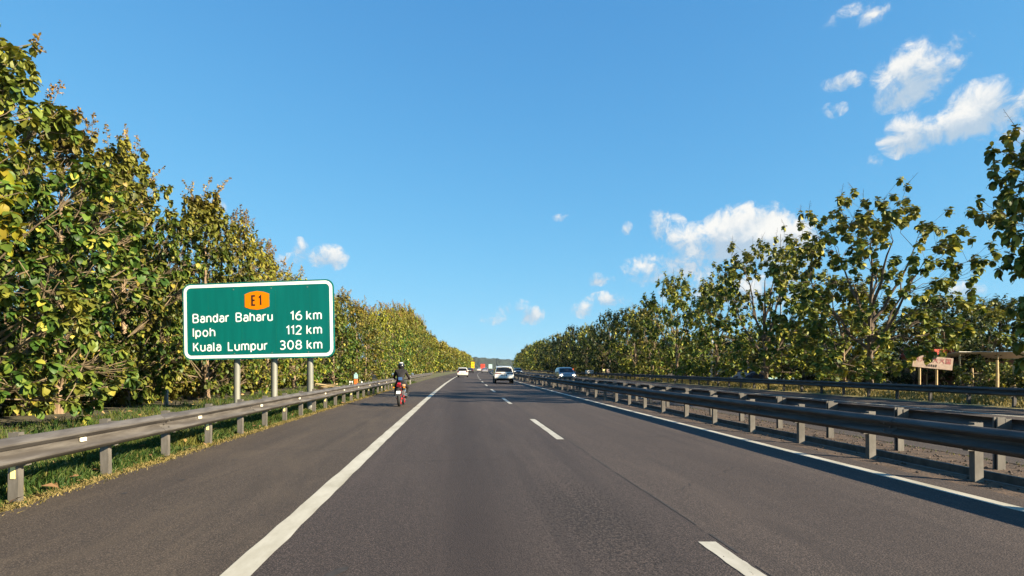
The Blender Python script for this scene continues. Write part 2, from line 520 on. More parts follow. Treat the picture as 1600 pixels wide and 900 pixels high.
M['stall_brown'] = surf('stall_brown', (.10, .05, .04), (.15, .08, .06), 4, .85)


# ------------------------------------------------------------------ ground and road
def ysteps(y0, y1):
    ys, y = [], y0
    while y < y1:
        ys.append(y)
        y += 4 if y < 120 else (10 if y < 300 else 40)
    ys.append(y1)
    return ys


def strip(name, x0, x1, y0, y1, z, mat, parent=None, nx=1, rough_edge=None, seed=0):
    """a sheet that follows the road; rough_edge = (left amp, right amp)"""
    rng = random.Random(seed)
    ys = ysteps(y0, y1)
    if rough_edge:
        ys2 = []
        for a, b in zip(ys[:-1], ys[1:]):
            k = 10 if a < 60 else 1
            ys2 += [a + (b - a) * i / k for i in range(k)]
        ys = ys2 + [ys[-1]]
    vs, fs = [], []
    for y in ys:
        for i in range(nx + 1):
            x = x0 + (x1 - x0) * i / nx
            if rough_edge and i == 0: x += rng.uniform(-1, 1) * rough_edge[0]
            if rough_edge and i == nx: x += rng.uniform(-1, 1) * rough_edge[1]
            zz = z(x, y) if callable(z) else z
            vs.append((x + curve(y), y, zz))
    w = nx + 1
    for j in range(len(ys) - 1):
        for i in range(nx):
            fs.append((j * w + i, j * w + i + 1, (j + 1) * w + i + 1, (j + 1) * w + i))
    me = bpy.data.meshes.new(name)
    me.from_pydata(vs, [], fs)
    me.materials.append(mat)
    return link(name, me, parent)


L_EDGE, L_LINE, C_LINE, R_LINE, R_EDGE = -4.65, -1.57, 2.10, 5.85, 6.35
gme = bpy.data.meshes.new('ground')
gme.from_pydata([(-6000, -300, -.32), (6000, -300, -.32), (6000, 9000, -.32), (-6000, 9000, -.32)], [], [(0, 1, 2, 3)])
gme.materials.append(M['land'])
tag(link('ground', gme), 'flat open land under the woods reaching to the horizon', kind='structure')

road = strip('road', L_LINE + .0, C_LINE + .12, -14, 900, 0, M['asphalt_lane'])
tag(road, 'grey brown asphalt slow lane of the motorway', kind='structure')
tag(strip('road_fast_lane', C_LINE + .12, R_EDGE, -14, 900, 0, M['asphalt_fast'], rough_edge=(0, .05), seed=3), 'paler asphalt fast lane beside the central barrier', kind='structure')
tag(strip('road_shoulder', L_EDGE, L_LINE, -14, 900, 0, M['asphalt_shoulder'], rough_edge=(.05, 0), seed=4), 'sandy brown paved hard shoulder on the left', kind='structure')
tag(strip('opposite_road', 8.55, 20.05, -14, 900, 0.0, M['asphalt_far']), 'opposite carriageway behind the central barrier', kind='structure')
ledge = strip('edge_line', L_LINE - .11, L_LINE + .11, -14, 900, .004, M['paint_white'], road, rough_edge=(.008, .008), seed=5)
strip('edge_line', R_LINE - .09, R_LINE + .09, -14, 900, .004, M['paint_white'], road, rough_edge=(.006, .006), seed=6)
strip('edge_line', 9.35, 9.52, -14, 900, .004, M['paint_white'], road)
strip('edge_line', 16.85, 17.03, -14, 900, .004, M['paint_white'], road)
DASH = 4.9
y_end = 1382 / 272.0
k = -2
while True:
    y1 = y_end + 12.2 * k
    if y1 > 420: break
    strip('lane_dash', C_LINE - .075, C_LINE + .075, y1 - DASH, y1, .004, M['paint_dash'], road, rough_edge=(.006, .006), seed=k + 50)
    strip('lane_dash', 13.12, 13.26, y1 - DASH, y1, .004, M['paint_dash'], road)
    k += 1
# joint between the two lane surfaces, broken and wandering
rng = random.Random(9)
mb = MB()
y = 2.0
while y < 75:
    ln = rng.uniform(.4, 1.3)
    xo = C_LINE + .125 + .012 * math.sin(y * 1.3) + rng.uniform(-.008, .008)
    w = rng.uniform(.006, .016)
    mb.add([(xo - w + curve(y), y, .003), (xo + w + curve(y), y, .003), (xo + w * .7 + curve(y), y + ln, .003), (xo - w * .8 + curve(y), y + ln, .003)], [(0, 1, 2, 3)])
    y += ln + rng.choice([0, 0, .05, .3])
mb.build('paving_joint', M['crack'], road)
mb = MB()
for (xa, ya, xb, yb, w) in [(-1.2, 9.4, 1.6, 9.9, .010), (2.4, 13.2, 5.4, 12.7, .012), (-4.4, 11.0, -1.8, 10.6, .010), (-1.3, 17.5, 2.0, 17.9, .014), (2.6, 7.2, 4.1, 8.9, .007), (-3.4, 6.4, -3.1, 9.3, .007), (-1.2, 26, 5.5, 26.5, .018), (-4.4, 20.4, -1.8, 20.2, .014)]:
    nseg = 16
    px0, py0 = xa, ya
    for q in range(1, nseg + 1):
        x_ = xa + (xb - xa) * q / nseg + rng.uniform(-.04, .04)
        y_ = ya + (yb - ya) * q / nseg + rng.uniform(-.06, .06)
        d_ = Vector((x_ - px0, y_ - py0)).normalized()
        nx_, ny_ = -d_.y * w * rng.uniform(.3, 1), d_.x * w * rng.uniform(.3, 1)
        mb.add([(px0 - nx_ + curve(py0), py0 - ny_, .0032), (px0 + nx_ + curve(py0), py0 + ny_, .0032), (x_ + nx_ + curve(y_), y_ + ny_, .0032), (x_ - nx_ + curve(y_), y_ - ny_, .0032)], [(0, 1, 2, 3)])
        px0, py0 = x_, y_
mb.build('road_crack', M['crack'], road)
# dark scraps: a tar patch in the lane and small marks on the shoulder
mb = MB()
def blot(cx, cy, rx, ry, rot, z=.0035, n=11):
    pts = []
    for i in range(n):
        a = 2 * math.pi * i / n
        r = rng.uniform(.75, 1.1)
        px, py = rx * math.cos(a) * r, ry * math.sin(a) * r
        pts.append((cx + px * math.cos(rot) - py * math.sin(rot), cy + px * math.sin(rot) + py * math.cos(rot), z))
    mb.add(pts, [tuple(range(n))])
blot(-.87, 4.32, .045, .16, -.5)
for (x, y, a, b) in [(-3.9, 7.05, .035, .05), (-3.62, 7.9, .05, .04), (-3.55, 9.6, .06, .04), (-2.3, 7.4, .02, .03), (-1.95, 6.0, .02, .03), (-2.7, 8.2, .02, .03), (-.75, 7.4, .02, .03), (-.5, 9.3, .02, .03), (-.15, 11.8, .05, .04), (.22, 7.6, .03, .02)]:
    blot(x, y, a, b, rng.uniform(-.5, .5))
mb.build('tar_mark', M['crack'], road)

# left verge, median, right verge
def zl(x, y):
    return -.012 - .05 * min(1, max(0, (-x - 4.6) / 4)) + .035 * math.sin(x * 2.1 + y * .9) * min(1, max(0, (-x - 5) / 3))
tag(strip('grass_verge', -11.5, L_EDGE + .12, -14, 900, zl, M['verge'], nx=6), 'grassy earth verge beneath the left guardrail', kind='structure')
tag(strip('woodland_floor', -60, -11.5, -14, 900, lambda x, y: -.07, M['wood_floor']), 'brown leaf covered floor of the left plantation', kind='structure')
med = strip('median_strip', R_EDGE - .1, 6.93, -14, 900, -.006, M['median_soil'], nx=2)
tag(med, 'dark stony earth median between the two barriers', kind='structure')
strip('gravel_bed', 7.36, 8.6, -14, 900, -.006, M['median_soil'], med, nx=2)
mbk = MB()
yy = -14.0
while yy < 400:                                   # drain channel in 4 m precast lengths
    L = 4.0 if yy < 120 else 20.0
    if yy < 120:
        d = MB()
        c0 = curve(yy)
        sl = (curve(yy + L) - c0)
        prof = [(6.93, .0), (6.93, -.28), (7.36, -.28), (7.36, .045), (7.27, .045), (7.27, -.2), (6.99, -.2), (6.99, .0)]
        n = len(prof)
        vs = [(x + c0, yy + .006, z) for x, z in prof] + [(x + c0 + sl, yy + L - .006, z) for x, z in prof]
        fs = [(i, (i + 1) % n, n + (i + 1) % n, n + i) for i in range(n)]
        d.add(vs, fs)
        d.build('drain_channel', M['concrete_dark'], med)
    yy += L
strip('drain_channel', 6.93, 7.36, 122, 900, -.006, M['concrete_dark'], med)
def zr(x, y):
    return -.01 + .03 * (x - 20) * .8 if x < 26 else .17
tag(strip('dry_grass_verge', 20.05, 30, -14, 900, zr, M['dry_verge'], nx=5), 'sunlit yellow dry grass verge beyond the far guardrail', kind='structure')
tag(strip('roadside_yard', 30, 120, -14, 900, .15, M['soil']), 'bare earth yard behind the right trees', kind='structure')

# hills
def hill(name, label, pts, depth, seed, mat):
    """pts: (x, y, height) along the ridge"""
    rng = random.Random(seed)
    n = 160
    rows = 14
    vs, fs = [], []
    ph = [rng.uniform(0, 6.28) for _ in range(8)]
    for i in range(n):
        s = i / (n - 1) * (len(pts) - 1)
        a = min(int(s), len(pts) - 2)
        f = s - a
        f = f * f * (3 - 2 * f)
        px = pts[a][0] * (1 - f) + pts[a + 1][0] * f
        py = pts[a][1] * (1 - f) + pts[a + 1][1] * f
        h = pts[a][2] * (1 - f) + pts[a + 1][2] * f
        for j in range(rows):
            t = j / (rows - 1) * 2 - 1
            prof = math.cos(t * math.pi / 2) ** 1.3 if abs(t) < 1 else 0.0
            zz = h * prof + (1.2 * math.sin(i * .9 + ph[0] + j) + .9 * math.sin(i * 1.7 + ph[1] - j * 1.3) + rng.uniform(-1, 1) * 1.1) * min(1, prof * 2)
            vs.append((px + 6 * math.sin(j * 1.1 + ph[2]), py + t * depth, zz - .4))
    for i in range(n - 1):
        for j in range(rows - 1):
            fs.append((i * rows + j, (i + 1) * rows + j, (i + 1) * rows + j + 1, i * rows + j + 1))
    me = bpy.data.meshes.new(name)
    me.from_pydata(vs, [], fs)
    me.materials.append(mat)
    me.polygons.foreach_set('use_smooth', [True] * len(me.polygons))
    return tag(link(name, me), label, kind='structure')
hill('hills', 'low wooded blue green ridge at the end of the road', [(-900, 1900, 14), (-250, 1800, 30), (50, 1750, 33), (110, 1750, 28), (200, 1780, 24), (330, 1800, 20), (700, 1900, 17), (1600, 2000, 12)], 260, 3, M['wooded_hill'])


# ------------------------------------------------------------------ guardrails
def wbeam(length, over=.0):
    prof = [(.004, .158), (.020, .156), (.082, .112), (.094, .098), (.094, .080), (.082, .066), (.012, .032), (.0, .018), (.0, -.018), (.012, -.030), (.086, -.072), (.094, -.084), (.094, -.100), (.082, -.114), (.020, -.150), (.004, -.158)]
    th = .006
    back = [(a - th, b) for a, b in reversed(prof)]
    return MB().prism(prof + back, 0, length, axis='Y')     # a -> x (outward), b -> z


RAIL = {}
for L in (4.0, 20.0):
    for mk in ('galv', 'galv_shaded'):
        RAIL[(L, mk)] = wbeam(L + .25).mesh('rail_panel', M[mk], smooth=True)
def channel(w, d, t, z0, z1):
    o = [(-w / 2, -d / 2), (w / 2, -d / 2), (w / 2, -d / 2 + t * 3), (w / 2 - t, -d / 2 + t * 3), (w / 2 - t, -d / 2 + t), (-w / 2 + t, -d / 2 + t), (-w / 2 + t, d / 2 - t), (w / 2 - t, d / 2 - t), (w / 2 - t, d / 2 - t * 3), (w / 2, d / 2 - t * 3), (w / 2, d / 2), (-w / 2, d / 2)]
    return MB().prism(o, z0, z1, axis='Z')
POST = {mk: channel(.11, .09, .008, -.25, .765).mesh('post', M[mk]) for mk in ('post_steel', 'galv_shaded')}
BLOCK = {mk: channel(.09, .08, .008, .40, .735).mesh('spacer_block', M[mk]) for mk in ('post_steel', 'galv_shaded')}
BOLT = MB().lathe([(0, 0.0001), (0, .018), (.012, .016), (.016, .0001)], 8, 'X').mesh('bolt', M['bolt'])
STRIP = MB().box((0, 0, 0), (.05, .008, .14)).mesh('reflector_strip', M['reflector_yellow'])
REFL = MB().box((0, 0, 0), (.03, .11, .05), rz=0).mesh('reflector', M['reflector'], bevel=.006)


def guardrail(name, label, xf, face, y0, y1, spacing, zc=.575, mk='galv', pk='post_steel', group=None, reflect=False, post_far=1e9, phase=0.0, seed=0):
    """xf: x of the beam's mounting line (before the bend); face +1/-1: side the beam faces"""
    rng = random.Random(seed)
    root = tag(empty(name, (xf, y0, 0)), label, 'guardrail', group)
    def P(y, dx=0.0, z=0.0):
        return (dx + curve(y), y - y0, z)
    y, i = y0, 0
    while y < y1 - .5:
        L = 4.0 if y < 150 else 20.0
        if y + L > y1: L = 4.0
        a = math.atan2(curve(y + L) - curve(y), L)
        o = link('rail_panel', RAIL[(L, mk)], root, P(y, face * (.0 if i % 2 else .007), zc + rng.uniform(-.006, .006)), (rng.uniform(-.0012, .0012), 0, -a), (face, 1, 1))
        if y < 60:
            for by in (.12, ):
                link('bolt', BOLT, o, (.012, by, 0))
                link('bolt', BOLT, o, (.06, by + .06, .052))
                link('bolt', BOLT, o, (.06, by + .06, -.052))
        y += L
        i += 1
    y, i = y0 + phase, 0
    far = MB()
    while y < y1:
        if y < post_far:
            p = link('post', POST[pk], root, P(y, -face * .15 + rng.uniform(-.008, .008), rng.uniform(-.015, .01)), (rng.uniform(-.02, .02), rng.uniform(-.015, .015), (math.pi if face > 0 else 0) + rng.uniform(-.05, .05)))
            link('spacer_block', BLOCK[pk], root, P(y, -face * .05, 0), (0, 0, math.pi if face > 0 else 0))
            if reflect and i % 3 == 2:
                link('reflector_strip', STRIP, p, (0, .050, .33))
        else:
            far.box(P(y, -face * .18, .25), (.2, .13, .95))
        if reflect and i % 2 == 0:
            link('reflector', REFL, root, P(y + .9, face * .03, zc))
        y += spacing
        i += 1
    if far.v:
        tag(far.build('far_posts', M[pk], root), kind='stuff')
    return root


guardrail('guardrail', 'grey steel guardrail in the grass along the left hard shoulder', -4.73, 1, 1.5, 42.5, 1.70, reflect=True, phase=1.74, seed=1)
guardrail('guardrail', 'second pale guardrail length starting beyond the motorcyclist', -5.05, 1, 56, 92, 2.0, seed=2)
guardrail('guardrail', 'near dark guardrail of the median beside the fast lane', 6.57, -1, 1.0, 520, 2.0, mk='galv_shaded', pk='post_steel', post_far=260, phase=.8, seed=3)
guardrail('guardrail', 'rear guardrail of the median facing the opposite carriageway', 8.02, 1, 1.0, 520, 2.0, mk='galv_shaded', pk='post_steel', post_far=260, phase=1.75, seed=4)
guardrail('guardrail', 'far dark guardrail in front of the dry grass and right trees', 20.5, -1, 14, 460, 2.0, mk='galv_shaded', pk='galv_shaded', post_far=260, phase=.4, seed=5)


# ------------------------------------------------------------------ direction sign
def arc(cx, cy, rx, ry, a0, a1, n=9):
    return [(cx + rx * math.cos(R(a0 + (a1 - a0) * i / n)), cy + ry * math.sin(R(a0 + (a1 - a0) * i / n))) for i in range(n + 1)]


def ring(cx, cy, rx, ry):
    return arc(cx, cy, rx, ry, 90, 450, 20)


# road-sign alphabet: strokes on a cap height of 1
GLYPH = {
    'B': (.60, [[(0, 0), (0, 1)], [(0, 1)] + arc(.32, .765, .24, .235, 90, -90) + [(0, .53)], [(0, .53)] + arc(.34, .265, .26, .265, 90, -90) + [(0, 0)]]),
    'a': (.46, [[(.05, .60)] + arc(.24, .50, .22, .23, 130, 0) + [(.46, 0)], [(.46, .42), (.20, .42)] + arc(.20, .21, .20, .21, 90, 270) + [(.30, 0), (.46, .12)]]),
    'n': (.47, [[(0, 0), (0, .73)], [(0, .46)] + arc(.235, .49, .235, .24, 160, 0) + [(.47, 0)]]),
    'd': (.49, [ring(.235, .365, .235, .365), [(.49, 0), (.49, 1)]]),
    'r': (.29, [[(0, 0), (0, .73)], [(0, .42)] + arc(.25, .46, .25, .27, 170, 75)]),
    'h': (.47, [[(0, 0), (0, 1)], [(0, .46)] + arc(.235, .49, .235, .24, 160, 0) + [(.47, 0)]]),
    'u': (.47, [[(0, .73)] + arc(.235, .24, .235, .24, 180, 340) + [(.47, .27)], [(.47, 0), (.47, .73)]]),
    'I': (.0, [[(0, 0), (0, 1)]]),
    'p': (.49, [[(0, -.27), (0, .73)], ring(.255, .365, .235, .365)]),
    'o': (.50, [ring(.25, .365, .25, .365)]),
    'K': (.56, [[(0, 0), (0, 1)], [(.53, 1), (.02, .40)], [(.19, .60), (.56, 0)]]),
    'l': (.06, [[(0, 1)] + arc(.11, .11, .11, .11, 180, 260)]),
    'L': (.48, [[(0, 1), (0, 0), (.48, 0)]]),
    'm': (.80, [[(0, 0), (0, .73)], [(0, .47)] + arc(.20, .50, .20, .23, 160, 0) + [(.40, 0)], [(.40, .47)] + arc(.60, .50, .20, .23, 160, 0) + [(.80, 0)]]),
    'k': (.46, [[(0, 0), (0, 1)], [(.42, .73), (.02, .27)], [(.15, .43), (.46, 0)]]),
    'E': (.48, [[(.48, 1), (0, 1), (0, 0), (.48, 0)], [(0, .52), (.42, .52)]]),
    '0': (.56, [ring(.28, .5, .28, .5)]),
    '1': (.24, [[(0, .80), (.22, .98), (.22, 0)]]),
    '2': (.54, [arc(.27, .72, .26, .28, 165, -25) + [(.0, .0), (.54, 0)]]),
    '3': (.54, [arc(.26, .755, .24, .245, 150, -90) + [(.18, .51)], [(.18, .51)] + arc(.26, .26, .27, .26, 90, -145)]),
    '6': (.56, [ring(.28, .31, .28, .31), [(.0, .31), (.02, .52), (.12, .76), (.28, .92), (.44, 1.0)]]),
    '8': (.56, [ring(.28, .755, .235, .245), ring(.28, .265, .28, .265)]),
}


def ribbon(mb, pts, w, y, depth):
    """flat stroke with mitred corners in the x-z plane"""
    closed = (Vector(pts[0]) - Vector(pts[-1])).length < 1e-6
    P = [Vector(q) for q in pts]
    if closed: P = P[:-1]
    n = len(P)
    L, Rr = [], []
    for i in range(n):
        a = P[i - 1] if (closed or i > 0) else None
        b = P[(i + 1) % n] if (closed or i < n - 1) else None
        d1 = (P[i] - a).normalized() if a is not None else None
        d2 = (b - P[i]).normalized() if b is not None else None
        if d1 is None: d1 = d2
        if d2 is None: d2 = d1
        t = (d1 + d2)
        t = t.normalized() if t.length > 1e-6 else d1
        nn = Vector((-t.y, t.x))
        m = max(.5, nn.dot(Vector((-d1.y, d1.x))))
        L.append(P[i] + nn * w / 2 / m)
        Rr.append(P[i] - nn * w / 2 / m)
    vs = [(q.x, y, q.y) for q in L] + [(q.x, y, q.y) for q in Rr] + [(q.x, y + depth, q.y) for q in L] + [(q.x, y + depth, q.y) for q in Rr]
    fs = []
    for i in range(n if closed else n - 1):
        k = (i + 1) % n
        fs += [(i, k, n + k, n + i), (2 * n + i, 2 * n + k, k, i), (n + i, n + k, 3 * n + k, 3 * n + i)]
    if not closed:
        fs += [(0, n, 3 * n, 2 * n), (n - 1, 3 * n - 1, 4 * n - 1, 2 * n - 1)]
    mb.add(vs, fs)


def rrect(x0, x1, z0, z1, r, n=7):
    pts = []
    for (cx, cz, a0) in ((x1 - r, z1 - r, 0), (x0 + r, z1 - r, 90), (x0 + r, z0 + r, 180), (x1 - r, z0 + r, 270)):
        for i in range(n):
            a = R(a0 + 90 * i / (n - 1))
            pts.append((cx + r * math.cos(a), cz + r * math.sin(a)))
    return pts


SW, SH = 5.54, 2.69
SIGN_Y = 21.0
sg = tag(empty('direction_sign', ((402 - 715) / 940 * SIGN_Y, SIGN_Y, 0), R(-7)), 'large green motorway distance sign on three grey posts by the left guardrail', 'road sign')
SB = 1.47 + (575 - 560.5) / 940 * SIGN_Y            # underside of the board
face = empty('board', (0, 0, SB + SH / 2), 0, sg)
face.rotation_euler = (0, R(-1.0), 0)
def sgl(name, outline, y0, y1, mat, inner=None):
    mb = MB()
    if inner is None:
        mb.prism(outline, y0, y1, axis='Y')
    else:
        n = len(outline)
        vs = [(a, y0, b) for a, b in outline] + [(a, y0, b) for a, b in inner] + [(a, y1, b) for a, b in outline] + [(a, y1, b) for a, b in inner]
        fs = []
        for i in range(n):
            j = (i + 1) % n
            fs += [(i, j, n + j, n + i), (2 * n + i, 3 * n + i, 3 * n + j, 2 * n + j), (i, 2 * n + i, 2 * n + j, j), (n + i, n + j, 3 * n + j, 3 * n + i)]
        mb.add(vs, fs)
    return mb.build(name, mat, face)
sgl('panel', rrect(-SW / 2, SW / 2, -SH / 2, SH / 2, .28), 0, .05, M['sign_green'])
e = .045
sgl('border', rrect(-SW / 2 + e, SW / 2 - e, -SH / 2 + e, SH / 2 - e, .255), -.004, -.001, M['sign_white'], rrect(-SW / 2 + e + .105, SW / 2 - e - .105, -SH / 2 + e + .105, SH / 2 - e - .105, .16))
hx, hz = .447, .327
cz = .692
shield = [(-hx, cz - hz * .68), (-hx * .55, cz - hz * .9), (0, cz - hz), (hx * .55, cz - hz * .9), (hx, cz - hz * .68), (hx, cz + hz * .68), (hx * .55, cz + hz * .9), (0, cz + hz), (-hx * .55, cz + hz * .9), (-hx, cz + hz * .68)]
sgl('route_shield', shield, -.007, -.001, M['sign_orange'])
def sign_text(txt, x0, x1, zb, cap, mat, y=-.006, weight=.15, gap=.28):
    """one letter after another, fitted between x0 and x1, baseline at zb"""
    wd = sum(GLYPH[c][0] if c != ' ' else .34 for c in txt) + gap * (len(txt) - 1)
    sx = (x1 - x0 - weight * cap) / max(wd, .05) if wd > .05 else cap
    x = x0 + weight * cap / 2
    for c in txt:
        if c == ' ':
            x += (.34 + gap) * sx
            continue
        w_, strokes_ = GLYPH[c]
        mb = MB()
        for q, st_ in enumerate(strokes_):
            ribbon(mb, [(px_ * sx, pz_ * cap) for px_, pz_ in st_], weight * cap, y - .0006 * q, .004)
        mb.build('letter', mat, face, (x, 0, zb))
        x += (w_ + gap) * sx
sign_text('E', -.20, -.035, cz - .16, .32, M['sign_black'], -.013, .17)
sign_text('1', .055, .175, cz - .16, .32, M['sign_black'], -.013, .17)
TX = 5.46 / 241.0
def SX(px): return (px - 402) * TX
rows_ = [('Bandar Baharu', 296, 427, '16', 455, 474), ('Ipoh', 296, 333, '112', 448, 473), ('Kuala Lumpur', 296, 418, '308', 437, 473)]
for (nm, a, b, num, c, d), zb in zip(rows_, (-.016, -.513, -1.027)):
    sign_text(nm, SX(a), SX(b), zb - .005, .285, M['sign_white'])
    sign_text(num, SX(c), SX(d), zb - .005, .285, M['sign_white'])
    sign_text('km', SX(480.5), SX(505), zb - .005, .285, M['sign_white'])
for px in (364, 425, 483):
    MB().tube([(SX(px), .22, -.4), (SX(px), .22, SB + SH - .12)], .112, 14).build('post', M['sign_post'], sg, smooth=True)
for zz in (.3, .95, 1.65, 2.35):
    MB().box((0, .09, SB + zz), (SW - .4, .06, .08)).build('back_rail', M['sign_post'], sg)
for px in (322, 377, 432, 487):
    MB().box((SX(px), -.0006, .0), (.008, .003, SH - .6)).build('panel_seam', M['sign_rim'], face)
for px in (364, 425, 483):
    for zz in (-1.15, 1.1):
        MB().lathe([(-.006, .0001), (-.006, .02), (0, .022)], 8, 'Y', (SX(px), 0, zz)).build('rivet', M['sign_post'], face)


# ------------------------------------------------------------------ trees
def leaf_template(lod):
    if lod == -1:     # rounded leaf for the nearest trees, 16 triangles
        rows = [(.14, .25), (.38, .37), (.66, .35), (.88, .20)]
        dz = lambda x: -.42 * x * x
        v = [(0, 0, 0)]
        for x, w in rows:
            v += [(x, -w, dz(x) + .05), (x, 0, dz(x)), (x, w, dz(x) + .05)]
        v.append((1.0, 0, dz(1.0)))
        f = [(0, 1, 2), (0, 2, 3)]
        for r in range(3):
            b = 1 + 3 * r
            f += [(b, b + 3, b + 4), (b, b + 4, b + 1), (b + 1, b + 4, b + 5), (b + 1, b + 5, b + 2)]
        f += [(10, 13, 11), (11, 13, 12)]
        return np.array(v, float), np.array(f, int)
    if lod == 0:      # broad folded drooping leaf, 8 triangles
        v = [(0, 0, 0), (.26, -.34, .03), (.30, 0, -.03), (.26, .34, .03), (.74, -.33, -.10), (.72, 0, -.15), (.74, .33, -.10), (1.0, 0, -.36)]
        f = [(0, 1, 2), (0, 2, 3), (1, 4, 5), (1, 5, 2), (2, 5, 6), (2, 6, 3), (4, 7, 5), (5, 7, 6)]
    elif lod == 1:    # 4 triangles
        v = [(0, 0, 0), (.48, -.31, .0), (.5, 0, -.06), (.48, .31, .0), (1.0, 0, -.26)]
        f = [(0, 1, 2), (0, 2, 3), (1, 4, 2), (2, 4, 3)]
    else:             # 2 triangles
        v = [(0, 0, 0), (.5, -.36, -.05), (.5, .36, -.05), (1.0, 0, -.2)]
        f = [(0, 1, 2), (1, 3, 2)]
    return np.array(v, float), np.array(f, int)


def leaf_soup(name, P, D, S, mat, lod, rng, wid=1.0):
    """one mesh of many leaves: base points P, directions D, lengths S"""
    v, f = leaf_template(lod)
    v = v * np.array([1, wid, 1])
    n = len(P)
    D = D / np.linalg.norm(D, axis=1, keepdims=True)
    up = np.tile(np.array([0, 0, 1.0]), (n, 1)) + rng.normal(0, .35, (n, 3))
    Y = np.cross(up, D)
    Y /= np.linalg.norm(Y, axis=1, keepdims=True) + 1e-9
    Z = np.cross(D, Y)
    out = P[:, None, :] + S[:, None, None] * (v[None, :, 0, None] * D[:, None, :] + v[None, :, 1, None] * Y[:, None, :] + v[None, :, 2, None] * Z[:, None, :])
    nv = len(v)
    F = (f[None] + (np.arange(n) * nv)[:, None, None]).reshape(-1, 3)
    me = bpy.data.meshes.new(name)
    V = out.reshape(-1, 3)
    me.vertices.add(len(V))
    me.vertices.foreach_set('co', V.ravel())
    me.loops.add(F.size)
    me.loops.foreach_set('vertex_index', F.ravel().astype(np.int32))
    me.polygons.add(len(F))
    me.polygons.foreach_set('loop_start', (np.arange(len(F)) * 3).astype(np.int32))
    me.polygons.foreach_set('loop_total', np.full(len(F), 3, np.int32))
    me.polygons.foreach_set('use_smooth', np.ones(len(F), bool))
    me.materials.append(mat)
    me.update(calc_edges=True)
    me.validate()
    return me


def clusters_to_leaves(C, O, rng, per, size):
    """rosettes: C tips, O outward directions -> leaf bases, directions, lengths"""
    n = len(C)
    k = per
    P = np.repeat(C, k, axis=0)
    ph = (np.tile(np.arange(k) * 2.4, n) + np.repeat(rng.uniform(0, 6.28, n), k) + rng.normal(0, .3, n * k))
    lev = np.tile(np.linspace(0, 1, k), n) + rng.normal(0, .12, n * k)      # 0: top pair, 1: lowest old leaves
    tilt = .40 - 1.65 * lev + rng.normal(0, .2, n * k)
    D = np.stack([np.cos(ph) * np.cos(tilt), np.sin(ph) * np.cos(tilt), np.sin(tilt)], 1) + .35 * np.repeat(O, k, axis=0)
    P = P + np.repeat(O, k, axis=0) * (-.22 * size * lev)[:, None] + np.stack([0 * lev, 0 * lev, -.35 * size * lev], 1)
    S = size * (.62 + .5 * np.clip(lev, 0, 1)) * rng.uniform(.75, 1.2, n * k)
    return P, D, S


